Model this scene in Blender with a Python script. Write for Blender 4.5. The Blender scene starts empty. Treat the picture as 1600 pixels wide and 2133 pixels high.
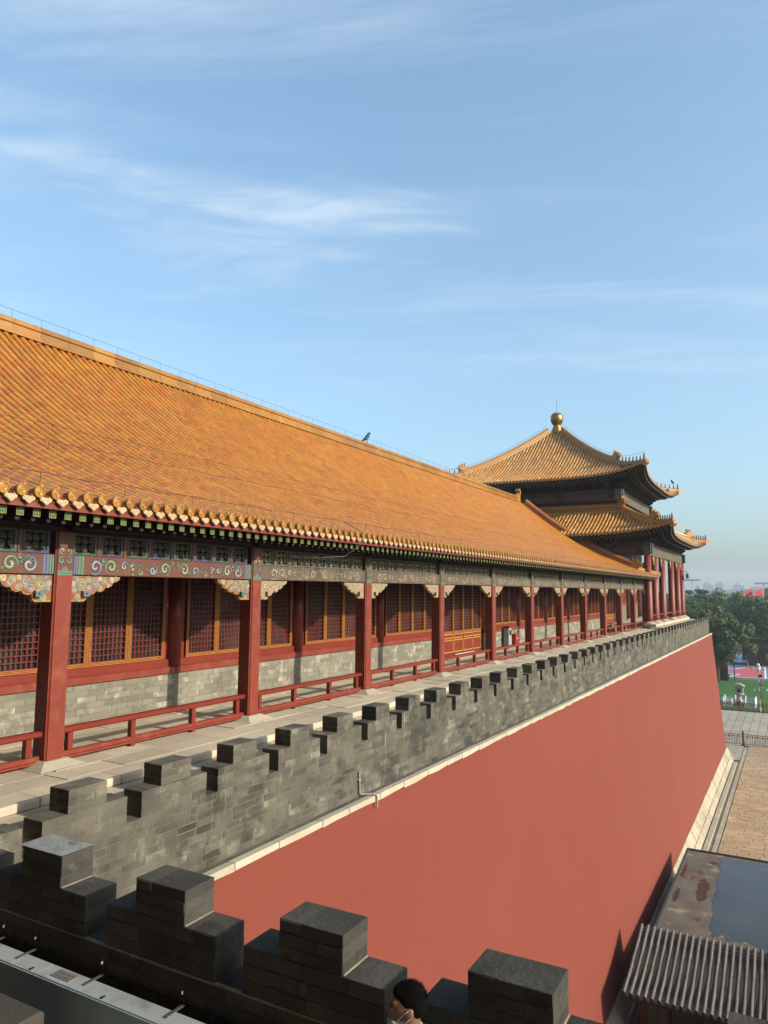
import bpy, bmesh, math, random
from mathutils import Vector, Matrix
R = math.radians
random.seed(7)
sc = bpy.context.scene
COL = sc.collection

# ------------------------------------------------------------------ camera
CAM = Vector((0.0, 0.0, 4.0186)); FPX = 1521.52
yaw, pitch, roll = 0.509506, 0.106355, 0.008688
_fw = Vector((-math.sin(yaw)*math.cos(pitch), math.cos(yaw)*math.cos(pitch), math.sin(pitch)))
_r0 = Vector((math.cos(yaw), math.sin(yaw), 0)); _u0 = _r0.cross(_fw)
_r = _r0*math.cos(roll) + _u0*math.sin(roll); _u = -_r0*math.sin(roll) + _u0*math.cos(roll)
cd = bpy.data.cameras.new('camera'); cam = bpy.data.objects.new('camera', cd); COL.objects.link(cam)
cam.matrix_world = Matrix(((_r.x, _u.x, -_fw.x, CAM.x), (_r.y, _u.y, -_fw.y, CAM.y), (_r.z, _u.z, -_fw.z, CAM.z), (0, 0, 0, 1)))
cd.sensor_fit = 'VERTICAL'; cd.sensor_height = 36.0; cd.lens = FPX/2133*36.0
cd.clip_start = 0.05; cd.clip_end = 12000
sc.camera = cam
def pix(P):                                   # photo pixel (1600x2133) of a point, used to rank pieces by how large they show
    d = Vector(P)-CAM; z = d.dot(_fw)
    if z < .1: return (-9999, -9999, z)
    return (800+FPX*d.dot(_r)/z, 1066.5-FPX*d.dot(_u)/z, z)
def inframe(P, m=20):
    x, y, z = pix(P); return z > .1 and -m < x < 1600+m and -m < y < 2133+m
def at(x, y, Y):                              # far things: the point at distance Y along the sight line
    d = _fw+_r*((x-800)/FPX)-_u*((y-1066.5)/FPX); return CAM+d*(Y/d.y)

# ------------------------------------------------------------------ world, sun, exposure
SUN_EL, SUN_AZ = R(23.5), R(1.0)              # azimuth measured from +X towards +Y
w = bpy.data.worlds.new('World'); sc.world = w; w.use_nodes = True
nt = w.node_tree; nt.nodes.clear(); N = nt.nodes.new; L = nt.links.new
out = N('ShaderNodeOutputWorld'); bg = N('ShaderNodeBackground'); bg.inputs[1].default_value = 0.15
sky = N('ShaderNodeTexSky'); sky.sky_type = 'NISHITA'; sky.sun_disc = False
sky.sun_elevation = SUN_EL; sky.sun_rotation = R(90)-SUN_AZ
sky.air_density = 1.0; sky.dust_density = 4.0; sky.ozone_density = 1.6; sky.altitude = 50
tc = N('ShaderNodeTexCoord')
sep = N('ShaderNodeSeparateXYZ'); L(tc.outputs['Generated'], sep.inputs[0])
mx = N('ShaderNodeMath'); mx.operation = 'MAXIMUM'; mx.inputs[1].default_value = .06; L(sep.outputs[2], mx.inputs[0])
dv = N('ShaderNodeVectorMath'); dv.operation = 'DIVIDE'; L(tc.outputs['Generated'], dv.inputs[0])
cz = N('ShaderNodeCombineXYZ'); [L(mx.outputs[0], cz.inputs[i]) for i in range(3)]; L(cz.outputs[0], dv.inputs[1])
def cloud(scale, rot, loc, nscale, detail, lo, hi, dist=0.0, rough=.6):
    mp = N('ShaderNodeMapping'); mp.inputs['Scale'].default_value = scale; mp.inputs['Rotation'].default_value = (0, 0, rot); mp.inputs['Location'].default_value = loc
    mp.vector_type = 'TEXTURE'; L(dv.outputs[0], mp.inputs[0])
    n = N('ShaderNodeTexNoise'); n.inputs['Scale'].default_value = nscale; n.inputs['Detail'].default_value = detail
    n.inputs['Roughness'].default_value = rough; n.inputs['Distortion'].default_value = dist; L(mp.outputs[0], n.inputs['Vector'])
    mr = N('ShaderNodeMapRange'); mr.interpolation_type = 'SMOOTHERSTEP'; mr.inputs['From Min'].default_value = lo; mr.inputs['From Max'].default_value = hi; L(n.outputs['Fac'], mr.inputs['Value'])
    return mr.outputs[0]
c1 = cloud((3.4, 1.0, 1), yaw+.10, (16.62, 6.02, 0), 1.55, 9, .41, .68, .3, .55)
c2 = cloud((1.3, .55, 1), yaw-.2, (4.0, 2.0, 3), 3.0, 9, .36, .72, .6, .62)
mu = N('ShaderNodeMath'); mu.operation = 'MULTIPLY'; L(c1, mu.inputs[0])
ad = N('ShaderNodeMath'); ad.operation = 'MULTIPLY_ADD'; ad.inputs[1].default_value = .70; ad.inputs[2].default_value = .36; L(c2, ad.inputs[0]); L(ad.outputs[0], mu.inputs[1])
zf = N('ShaderNodeMapRange'); zf.inputs['From Min'].default_value = .22; zf.inputs['From Max'].default_value = .42; L(sep.outputs[2], zf.inputs['Value'])
mu2 = N('ShaderNodeMath'); mu2.operation = 'MULTIPLY'; L(mu.outputs[0], mu2.inputs[0]); L(zf.outputs[0], mu2.inputs[1])
mu3 = N('ShaderNodeMath'); mu3.operation = 'MULTIPLY'; mu3.inputs[1].default_value = .9; c3 = cloud((2.6, .9, 1), yaw-.12, (2.3, 1.77, 5), 1.3, 10, .46, .74, .5, .62)
m3 = N('ShaderNodeMath'); m3.operation = 'MULTIPLY'; m3.inputs[1].default_value = .62; L(c3, m3.inputs[0])
z3 = N('ShaderNodeMath'); z3.operation = 'MULTIPLY'; L(m3.outputs[0], z3.inputs[0]); L(zf.outputs[0], z3.inputs[1])
mm = N('ShaderNodeMath'); mm.operation = 'MAXIMUM'; L(mu2.outputs[0], mm.inputs[0]); L(z3.outputs[0], mm.inputs[1]); L(mm.outputs[0], mu3.inputs[0])
hs = N('ShaderNodeHueSaturation'); hs.inputs['Saturation'].default_value = 1.0; hs.inputs['Value'].default_value = 1.0; L(sky.outputs[0], hs.inputs['Color'])
mixc = N('ShaderNodeMix'); mixc.data_type = 'RGBA'; L(mu3.outputs[0], mixc.inputs[0]); mixc.inputs[7].default_value = (3.3, 4.05, 4.75, 1)
tin = N('ShaderNodeMix'); tin.data_type = 'RGBA'; tin.blend_type = 'MULTIPLY'; tin.inputs[0].default_value = 1.0; tin.inputs[7].default_value = (1.38, 1.70, 1.80, 1); gm = N('ShaderNodeGamma'); gm.inputs[1].default_value = .80; L(hs.outputs[0], gm.inputs[0]); L(gm.outputs[0], tin.inputs[6]); L(tin.outputs[2], mixc.inputs[6])
L(mixc.outputs[2], bg.inputs[0]); L(bg.outputs[0], out.inputs[0])
sl = bpy.data.lights.new('sun', 'SUN'); sl.energy = 4.95; sl.angle = R(1.1); sl.color = (1.0, .91, .76)
so = bpy.data.objects.new('sun', sl); COL.objects.link(so)
sdir = Vector((math.cos(SUN_EL)*math.cos(SUN_AZ), math.cos(SUN_EL)*math.sin(SUN_AZ), math.sin(SUN_EL)))
so.rotation_euler = sdir.to_track_quat('Z', 'Y').to_euler(); so.location = (40, 10, 60)
sc.view_settings.view_transform = 'Standard'; sc.view_settings.look = 'None'
sc.view_settings.exposure = 0.5; sc.view_settings.gamma = 1.0; sc.view_settings.use_curve_mapping = False
sc.render.engine = 'CYCLES'; sc.cycles.use_denoising = True; sc.cycles.max_bounces = 6; sc.cycles.diffuse_bounces = 3
sc.cycles.volume_bounces = 0; sc.cycles.transparent_max_bounces = 6

# ------------------------------------------------------------------ materials
MATS = {}
KALB = .43                                    # overall albedo level
def mat(name, c, c2=None, s=2.0, r=.65, rv=0.0, bump=0.0, bs=30.0, metal=0.0, patch=None, patch2=None, streak=None, spec=.4, lo=.35, hi=.65, rh=0.0, pb=0.0):
    if name in MATS: return MATS[name]
    sc3 = lambda q: tuple(v*KALB for v in q)
    c = sc3(c); c2 = sc3(c2) if c2 else None
    patch, patch2, streak = [((sc3(q[0]),)+tuple(q[1:])) if q else None for q in (patch, patch2, streak)]
    m = bpy.data.materials.new(name); m.use_nodes = True; t = m.node_tree; n = t.nodes.new; l = t.links.new
    b = t.nodes['Principled BSDF']; b.inputs['Roughness'].default_value = r; b.inputs['Metallic'].default_value = metal
    b.inputs['Specular IOR Level'].default_value = spec
    g = n('ShaderNodeNewGeometry')
    def noise(sc_, det=5, vec=None, rough=.6):
        x = n('ShaderNodeTexNoise'); x.inputs['Scale'].default_value = sc_; x.inputs['Detail'].default_value = det; x.inputs['Roughness'].default_value = rough
        l(vec or g.outputs['Position'], x.inputs['Vector']); return x.outputs['Fac']
    def rng(v, a, z):
        x = n('ShaderNodeMapRange'); x.inputs['From Min'].default_value = a; x.inputs['From Max'].default_value = z; l(v, x.inputs['Value']); return x.outputs[0]
    def mix(f, a, bcol):
        x = n('ShaderNodeMix'); x.data_type = 'RGBA'; l(f, x.inputs[0])
        if isinstance(a, tuple): x.inputs[6].default_value = a+(1,)
        else: l(a, x.inputs[6])
        x.inputs[7].default_value = bcol+(1,); return x.outputs[2]
    def brick_rand(k):                            # one number per separate piece, -.5 to .5
        oi = n('ShaderNodeObjectInfo'); a = n('ShaderNodeMath'); a.operation = 'ADD'; l(oi.outputs['Random'], a.inputs[0]); l(g.outputs['Random Per Island'], a.inputs[1])
        m1 = n('ShaderNodeMath'); m1.operation = 'MULTIPLY'; m1.inputs[1].default_value = 13.7*(k+1); l(a.outputs[0], m1.inputs[0]); f1 = n('ShaderNodeMath'); f1.operation = 'FRACT'; l(m1.outputs[0], f1.inputs[0])
        s1 = n('ShaderNodeMath'); s1.operation = 'SUBTRACT'; s1.inputs[1].default_value = .5; l(f1.outputs[0], s1.inputs[0]); return s1.outputs[0]
    col = c
    if c2: col = mix(rng(noise(s), lo, hi), c, c2)
    for k, pt in enumerate((patch, patch2)):
        if pt:
            mpv = n('ShaderNodeMapping'); mpv.inputs['Location'].default_value = (13.7*(k+1), 5.1, 2.2); l(g.outputs['Position'], mpv.inputs[0])
            nv = noise(pt[1], 6, mpv.outputs[0])
            if pb:
                ma = n('ShaderNodeMath'); ma.operation = 'MULTIPLY_ADD'; ma.inputs[1].default_value = pb; l(brick_rand(k), ma.inputs[0]); l(nv, ma.inputs[2]); nv = ma.outputs[0]
            col = mix(rng(nv, pt[2], pt[3]), col, pt[0])
    if streak:
        mp = n('ShaderNodeMapping'); mp.inputs['Scale'].default_value = (streak[3], streak[3], streak[4]); l(g.outputs['Position'], mp.inputs[0])
        col = mix(rng(noise(1.0, 4, mp.outputs[0]), streak[1], streak[2]), col, streak[0])
    if isinstance(col, tuple):
        rgb = n('ShaderNodeRGB'); rgb.outputs[0].default_value = col+(1,); col = rgb.outputs[0]
    if rv or rh:
        oi = n('ShaderNodeObjectInfo'); a = n('ShaderNodeMath'); a.operation = 'ADD'; l(oi.outputs['Random'], a.inputs[0]); l(g.outputs['Random Per Island'], a.inputs[1])
        fr = n('ShaderNodeMath'); fr.operation = 'FRACT'; l(a.outputs[0], fr.inputs[0])
        h = n('ShaderNodeHueSaturation'); l(col, h.inputs['Color'])
        v = n('ShaderNodeMapRange'); v.inputs['To Min'].default_value = 1-rv; v.inputs['To Max'].default_value = 1+rv; l(fr.outputs[0], v.inputs['Value']); l(v.outputs[0], h.inputs['Value'])
        if rh:
            f2 = n('ShaderNodeMath'); f2.operation = 'MULTIPLY'; f2.inputs[1].default_value = 7.31; l(fr.outputs[0], f2.inputs[0]); f3 = n('ShaderNodeMath'); f3.operation = 'FRACT'; l(f2.outputs[0], f3.inputs[0])
            hv = n('ShaderNodeMapRange'); hv.inputs['To Min'].default_value = .5-rh; hv.inputs['To Max'].default_value = .5+rh; l(f3.outputs[0], hv.inputs['Value']); l(hv.outputs[0], h.inputs['Hue'])
        col = h.outputs['Color']
    l(col, b.inputs['Base Color'])
    if bump:
        bp = n('ShaderNodeBump'); bp.inputs['Strength'].default_value = bump; bp.inputs['Distance'].default_value = .02; l(noise(bs, 6), bp.inputs['Height']); l(bp.outputs[0], b.inputs['Normal'])
    MATS[name] = m; return m

M = mat
RED = M('red_lacquer', (.36, .040, .018), (.30, .033, .015), 1.5, .42, rv=.06, bump=.08, bs=25, patch=((.44, .11, .075), 7, .62, .8))
REDW = M('red_lacquer_weathered', (.37, .052, .023), (.31, .041, .018), 1.2, .5, bump=.15, bs=22, patch=((.46, .12, .06), 4, .50, .80), patch2=((.60, .30, .20), 26, .70, .76))
REDDK = M('red_board', (.30, .030, .022), (.24, .026, .02), 2, .5, bump=.1)
GOLD = M('gold_leaf_line', (1.0, .56, .09), (.85, .42, .06), 5, .38, rv=.08, spec=.5)
TILE = M('yellow_glazed_tile', (.80, .310, .026), (.70, .240, .026), 1.1, .36, rv=.14, rh=.012, bump=.12, bs=14, patch=((.72, .29, .10), 2.6, .60, .80), patch2=((.80, .58, .34), 9, .71, .78), spec=.45)
LIP = M('tile_lip_pale', (.84, .37, .06), (.74, .29, .045), 6, .5, rv=.15)
BASES = M('base_marble', (.74, .63, .46), (.60, .50, .36), 1.1, .8, rv=.12, bump=.6, bs=7, patch=((.42, .35, .26), 1.4, .56, .70), patch2=((.88, .80, .66), 2.2, .60, .72), spec=.15)
TILE2 = M('amber_glazed_tile', (.72, .36, .055), (.62, .25, .042), 2, .34, rv=.12, bump=.1, bs=20, patch=((.66, .42, .16), 10, .60, .72), spec=.5)
PAN = M('pan_tile_glaze', (.44, .16, .06), (.36, .13, .065), 2, .5, rv=.2, bump=.1)
RIDGE = M('ridge_glaze', (.50, .200, .030), (.54, .26, .042), .9, .42, rv=.2, bump=.3, bs=9, patch=((.58, .35, .12), 2.2, .58, .70), patch2=((.22, .12, .06), 4, .60, .70))
DRIP = M('drip_tile_worn', (.92, .72, .50), (.86, .52, .22), 14, .5, rv=.14, bump=.7, bs=60, patch=((.55, .20, .08), 30, .62, .7))
PTILE = M('pavilion_tile_weathered', (1.02, .46, .075), (.88, .36, .07), 1.0, .42, rv=.2, bump=.2, bs=10, patch=((1.0, .68, .38), 2.0, .50, .64), patch2=((1.15, .9, .62), 5, .64, .74))
PPAN = M('pavilion_pan_tile', (.25, .14, .06), (.30, .15, .05), 3, .6, rv=.25, bump=.2)
WALLRED = M('red_limewash', (.378, .092, .063), (.360, .085, .058), .22, .85, bump=.18, bs=7, spec=.15, streak=((.385, .102, .073), .55, .9, .8, .12), patch=((.352, .088, .062), .9, .5, .9), patch2=((.40, .115, .085), 5, .66, .85))
BRICK = M('grey_brick', (.155, .140, .113), (.240, .216, .170), 1.6, .85, pb=.20, rv=.18, bump=.5, bs=26, spec=.15, patch=((.40, .36, .275), 2.0, .56, .70), streak=((.50, .42, .28), .655, .73, 8, .6), patch2=((.10, .094, .08), 1.5, .52, .68))
MORT = M('lime_mortar', (.36, .31, .22), (.20, .18, .145), 4, .9, bump=.4, bs=40, spec=.1)
BRICKN = M('dark_grey_brick', (.090, .085, .073), (.145, .134, .110), 2.0, .85, pb=.2, rv=.25, bump=.55, bs=30, spec=.15, patch=((.22, .20, .16), 4, .66, .76), patch2=((.06, .06, .056), 2.6, .58, .72))  # blackened brick, darkened further to deepen the shade on the near battlement
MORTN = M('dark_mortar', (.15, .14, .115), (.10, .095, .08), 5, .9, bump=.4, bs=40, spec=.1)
BRICKL = M('pale_grey_brick', (.40, .365, .285), (.33, .30, .235), 1.2, .85, rv=.18, pb=.22, bump=.5, bs=22, spec=.12, patch=((.62, .56, .44), 3.4, .54, .70), patch2=((.26, .235, .19), 2.1, .60, .78))
MORTL = M('pale_mortar', (.33, .29, .22), (.27, .24, .18), 4, .9, spec=.1)
STONE = M('white_marble_worn', (.88, .76, .58), (.74, .63, .47), 1.5, .75, rv=.10, bump=.4, bs=16, patch=((.50, .43, .34), 3, .62, .76), spec=.2)
PLINTH = M('pale_plinth_stone', (.74, .65, .50), (.64, .55, .41), 3, .8, rv=.08, bump=.35, bs=20, spec=.2)
PAVE = M('terrace_paving', (1.0, .83, .62), (.82, .68, .50), .8, .8, rv=.12, bump=.4, bs=14, patch=((1.1, .90, .68), 1.6, .56, .72), patch2=((.60, .50, .38), 2.7, .62, .78), spec=.2)
PAVEG = M('paving_joint', (.13, .11, .085), r=.9, spec=.1)
COURT = M('courtyard_paving_tan', (.84, .59, .37), (.72, .50, .31), .22, .85, rv=.09, bump=.2, bs=6, patch=((.98, .70, .46), .5, .55, .7), streak=((.70, .52, .36), .56, .75, .15, .3), spec=.15)
COURTG = M('courtyard_paving_grey', (.72, .63, .48), (.62, .54, .42), .3, .85, rv=.09, bump=.2, bs=6, spec=.15)
GROUND = M('ground_dust', (.24, .20, .145), (.20, .165, .12), .2, .9, spec=.1)
GREY = M('grey_roof_tile', (.31, .285, .255), (.23, .21, .185), 4, .8, rv=.12, bump=.4, bs=30, patch=((.33, .29, .24), 6, .58, .7), patch2=((.25, .12, .085), 2.5, .66, .72), spec=.2)
GREYD = M('grey_pan_tile', (.105, .095, .085), (.07, .065, .06), 4, .85, rv=.2, spec=.1)
TAR = M('felt_roof', (.27, .23, .18), (.19, .165, .135), .9, .8, bump=.3, bs=10, patch=((.50, .40, .26), .9, .58, .68), patch2=((.20, .075, .05), .6, .645, .66), spec=.2)
LAWN = M('lawn_green', (.085, .22, .055), (.105, .26, .065), .25, .9, bump=.3, bs=5, spec=.1)
BLACKM = M('black_metal', (.02, .02, .02), r=.5)
WIRE = M('dark_wire', (.05, .045, .04), r=.6)
DARK = M('dark_interior', (.012, .010, .009), r=.8, spec=.1)
PANE = M('window_pane_paper', (.17, .15, .13), (.05, .045, .04), 1.7, .6, rv=.25, spec=.12)
LATT = M('lattice_red', (.26, .022, .013), (.20, .017, .011), 2, .5)
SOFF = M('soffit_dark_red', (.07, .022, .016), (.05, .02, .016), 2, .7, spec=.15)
GRN = M('painted_green', (.20, .36, .22), (.17, .30, .19), 6, .6, bump=.1, patch=((.20, .28, .18), 12, .6, .75))
BLU = M('painted_blue', (.17, .22, .42), (.19, .24, .38), 6, .6, bump=.1, patch=((.20, .22, .32), 12, .6, .75))
CRM = M('painted_cream', (.90, .80, .50), (.56, .46, .26), 8, .6)
BRN = M('painted_red_brown', (.25, .080, .052), (.20, .068, .048), 2, .6, bump=.12, patch=((.31, .12, .075), 3, .58, .74))
ORG = M('painted_ochre', (.70, .40, .11), (.46, .24, .07), 5, .6, bump=.1)
ORR = M('painted_orange_red', (.56, .18, .08), (.36, .10, .05), 6, .6)
INK = M('ink_outline', (.025, .022, .02), r=.7, spec=.1)
GRF = M('rafter_end_green', (.025, .10, .025), r=.55); GRL = M('rafter_end_line', (.66, .60, .16), r=.5)
TEAL = M('rafter_teal', (.015, .10, .085), r=.6); NAVY = M('rafter_navy', (.02, .03, .20), r=.6); PEACH = M('rafter_peach', (.45, .33, .20), r=.6)
BRNF = M('faded_beam_paint', (.26, .185, .13), (.19, .14, .105), 2.2, .75, bump=.3, bs=30, patch=((.20, .15, .11), 5, .58, .72), streak=((.09, .075, .06), .55, .75, 5, .6), spec=.15)
CRMF = M('faded_cream_paint', (.70, .62, .45), (.48, .42, .32), 9, .75, spec=.1); GRNF = M('faded_green_paint', (.24, .27, .20), (.19, .20, .16), 9, .75, spec=.1)
TANF = M('faded_carving', (.66, .48, .30), (.54, .38, .23), 7, .75, bump=.5, bs=45, patch=((.22, .15, .10), 15, .58, .68), spec=.15)
TANL = M('faded_carving_light', (.80, .63, .41), (.62, .47, .30), 10, .75, bump=.4, bs=60, spec=.15)
STEEL = M('galvanised_steel', (1.05, 1.12, 1.12), (.95, 1.0, 1.02), 2, .48, metal=.35, bump=.05, patch=((.40, .42, .41), 5, .5, .8))
STEELB = M('steel_blue_grey', (.70, .95, 1.05), (.62, .85, .95), 2, .55, metal=.2)

# ------------------------------------------------------------------ mesh building
WL = {}
class MB:
    def __init__(s): s.v = []; s.f = []; s.m = []
    def add(s, vs, fs, mi=0):
        o = len(s.v); s.v += [tuple(p) for p in vs]; s.f += [tuple(i+o for i in f) for f in fs]; s.m += [mi]*len(fs); return s
    def box(s, x0, x1, y0, y1, z0, z1, mi=0):
        return s.add([(x0, y0, z0), (x1, y0, z0), (x1, y1, z0), (x0, y1, z0), (x0, y0, z1), (x1, y0, z1), (x1, y1, z1), (x0, y1, z1)],
                     [(0, 3, 2, 1), (4, 5, 6, 7), (0, 1, 5, 4), (1, 2, 6, 5), (2, 3, 7, 6), (3, 0, 4, 7)], mi)
    def bbox(s, x0, x1, y0, y1, z0, z1, b=.01, mi=0):           # box with chamfered edges (24 faces)
        V = []; idx = {}
        for i, (X, sx) in enumerate(((x0, 1), (x1, -1))):
            for j, (Y, sy) in enumerate(((y0, 1), (y1, -1))):
                for k, (Z, sz) in enumerate(((z0, 1), (z1, -1))):
                    for a in range(3):
                        p = [X+sx*b, Y+sy*b, Z+sz*b]; p[a] = (X, Y, Z)[a]; idx[(i, j, k, a)] = len(V); V.append(p)
        F = []
        for a in range(3):
            for e in (0, 1):
                q = []
                for (p1, p2) in ((0, 0), (1, 0), (1, 1), (0, 1)):
                    c = [0, 0, 0]; c[a] = e; c[(a+1) % 3] = p1; c[(a+2) % 3] = p2; q.append(idx[(c[0], c[1], c[2], a)])
                F.append(tuple(q if e else q[::-1]))
        for a in range(3):
            b1, b2 = (a+1) % 3, (a+2) % 3
            for e1 in (0, 1):
                for e2 in (0, 1):
                    c0 = [0]*3; c0[b1] = e1; c0[b2] = e2; c1_ = list(c0); c1_[a] = 1
                    q = [idx[(*c0, b1)], idx[(*c1_, b1)], idx[(*c1_, b2)], idx[(*c0, b2)]]
                    F.append(tuple(q if (e1 == e2) else q[::-1]))
        for i in (0, 1):
            for j in (0, 1):
                for k in (0, 1): F.append(tuple(idx[(i, j, k, a)] for a in range(3)))
        return s.add(V, F, mi)
    def prism(s, poly, lo, hi, axis='y', mi=0, mi_cap=None):
        n = len(poly)
        def P(a, b, t): return {'y': (a, t, b), 'x': (t, a, b), 'z': (a, b, t)}[axis]
        s.add([P(a, b, lo) for a, b in poly]+[P(a, b, hi) for a, b in poly], [(i, (i+1) % n, (i+1) % n+n, i+n) for i in range(n)], mi)
        o = len(s.v)-2*n; s.f += [tuple(range(o+n-1, o-1, -1)), tuple(range(o+n, o+2*n))]; s.m += [mi if mi_cap is None else mi_cap]*2; return s
    def tube(s, pts, r, n=8, mi=0, cap=True):
        pts = [Vector(p) for p in pts]; rs = r if isinstance(r, (list, tuple)) else [r]*len(pts)
        rings = []; up = None
        for i, p in enumerate(pts):
            d = (pts[min(i+1, len(pts)-1)]-pts[max(i-1, 0)]).normalized()
            if up is None: up = Vector((0, 0, 1)) if abs(d.z) < .9 else Vector((1, 0, 0))
            a = d.cross(up).normalized(); b_ = a.cross(d).normalized(); up = b_
            rings.append([p+(a*math.cos(2*math.pi*k/n)+b_*math.sin(2*math.pi*k/n))*rs[i] for k in range(n)])
        V = [q for rg in rings for q in rg]; F = []
        for i in range(len(pts)-1):
            for k in range(n): F.append((i*n+k, i*n+(k+1) % n, (i+1)*n+(k+1) % n, (i+1)*n+k))
        if cap: F += [tuple(range(n-1, -1, -1)), tuple(range((len(pts)-1)*n, len(pts)*n))]
        return s.add(V, F, mi)
    def lathe(s, prof, c=(0, 0, 0), n=16, mi=0, ph=0.0):
        V = [(c[0]+r*math.cos(2*math.pi*k/n+ph), c[1]+r*math.sin(2*math.pi*k/n+ph), c[2]+z) for r, z in prof for k in range(n)]
        F = [(i*n+k, i*n+(k+1) % n, (i+1)*n+(k+1) % n, (i+1)*n+k) for i in range(len(prof)-1) for k in range(n)]
        F += [tuple(range(n-1, -1, -1)), tuple(range((len(prof)-1)*n, len(prof)*n))]
        return s.add(V, F, mi)
    def grid(s, fn, nu, nv, mi=0):
        V = [fn(i/nu, j/nv) for j in range(nv+1) for i in range(nu+1)]
        F = [(j*(nu+1)+i, j*(nu+1)+i+1, (j+1)*(nu+1)+i+1, (j+1)*(nu+1)+i) for j in range(nv) for i in range(nu)]
        return s.add(V, F, mi)
    def mesh(s, name, mats, off=(0, 0, 0), smooth=False):
        me = bpy.data.meshes.new(name); ox, oy, oz = off
        me.from_pydata([(x-ox, y-oy, z-oz) for x, y, z in s.v], [], s.f)
        for m_ in (mats if isinstance(mats, (list, tuple)) else [mats]): me.materials.append(m_)
        me.polygons.foreach_set('material_index', s.m)
        if smooth: me.polygons.foreach_set('use_smooth', [True]*len(me.polygons))
        me.update(); return me
    def obj(s, name, mats, parent=None, smooth=False, origin=None, **kw):
        xs, ys, zs = zip(*s.v)
        o = origin or ((min(xs)+max(xs))/2, (min(ys)+max(ys))/2, min(zs))
        return inst(name, s.mesh(name, mats, o, smooth), o, parent, **kw)
def inst(name, me, loc, parent=None, rot=None, scale=None, label=None, cat=None, group=None, kind=None):
    o = bpy.data.objects.new(name, me); COL.objects.link(o); loc = Vector(loc); WL[o.name] = loc
    if parent: o.parent = parent; o.location = loc-WL[parent.name]
    else: o.location = loc
    if rot: o.rotation_euler = rot
    if scale: o.scale = scale if isinstance(scale, (tuple, list)) else (scale,)*3
    return tag(o, label, cat, group, kind)
def tag(o, label=None, cat=None, group=None, kind=None):
    if label: o['label'] = label
    if cat: o['category'] = cat
    if group: o['group'] = group
    if kind: o['kind'] = kind
    return o
def thing(name, label, cat, loc, group=None, kind=None):
    o = bpy.data.objects.new(name, None); o.empty_display_size = .3; COL.objects.link(o); o.location = loc; WL[o.name] = Vector(loc)
    return tag(o, label, cat, group, kind)
def split_largest(items, n=300):               # items: list of (point, data); the n that show largest (nearest in frame) and the rest
    k = sorted(range(len(items)), key=lambda i: ((items[i][0]-CAM).length if inframe(items[i][0]) else 1e6))
    big = set(k[:n]); return [items[i] for i in range(len(items)) if i in big], [items[i] for i in range(len(items)) if i not in big]
def spiral(mb, cy, cz, r, turns=1.4, d=1, ph=0.0, w=.03, X=0.0, mi=0, n=22, ink=None, taper=.35):   # flat painted scroll on a plane facing +X
    for k, (ww, mm, dx) in enumerate((((w+.018), ink, 0.0), (w, mi, .002))):
        if mm is None: continue
        A = []; 
        for i in range(n+1):
            t = i/n; a = ph+d*turns*2*math.pi*t; rr = r*(.14+.86*t); h = ww*(taper+(1-taper)*math.sin(math.pi*min(1, t*.9+.1)))*.5
            A.append(((X+dx, cy+math.cos(a)*(rr-h), cz+math.sin(a)*(rr-h)), (X+dx, cy+math.cos(a)*(rr+h), cz+math.sin(a)*(rr+h))))
        mb.add([p for q in A for p in q], [(2*i, 2*i+1, 2*i+3, 2*i+2) for i in range(n)], mm)

# ------------------------------------------------------------------ key dimensions (metres)
ZG = -12.5                       # courtyard ground
GX, GZ, BAY, NC = -9.90, 1.32, 4.70, 12   # gallery: outer column face, floor level, bay width, last column index
WX = -12.23                      # gallery window wall
def colY(i): return 7.546+BAY*(i-1)        # column centre (i = 1 is the first in view)
PX = -7.65                       # outer face of the wing parapet
YEND = 81.8
# ------------------------------------------------------------------ ground
g = MB().box(-9000, 9000, -300, 9000, ZG-1.0, ZG-.35); g.obj('ground', GROUND, kind='structure')
def slabs(x0, x1, y0, y1, sx, sy, stag=True, along='x', jit=.0):
    L_ = []
    ny = int(round((y1-y0)/sy)); 
    for j in range(ny):
        xo = x0-(random.random()*sx if stag else 0)
        while xo < x1-.02:
            b = xo+sx*(1+random.uniform(-jit, jit))
            if x1-b < .15: b = x1
            if b-max(x0, xo) > .08: L_.append((max(x0, xo), min(b, x1), y0+j*sy, y0+(j+1)*sy))
            xo = b
    return L_
def lay(name, rects, z, th, m, parent, joint=.012, nbig=300, zj=.006, restname=None):
    items = []
    for (a, b, c, d) in rects: items.append((Vector(((a+b)/2, (c+d)/2, z)), (a, b, c, d)))
    big, rest = split_largest(items, nbig)
    for p, (a, b, c, d) in big:
        dz = random.uniform(-zj, zj); MB().box(a+joint/2, b-joint/2, c+joint/2, d-joint/2, z-th+dz, z+dz).obj(name, m, parent)
    if rest:
        mb = MB()
        for p, (a, b, c, d) in rest:
            dz = random.uniform(-zj, zj); mb.box(a+joint/2, b-joint/2, c+joint/2, d-joint/2, z-th+dz, z+dz)
        mb.obj(restname or name+'s', m, parent, kind='stuff')
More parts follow.
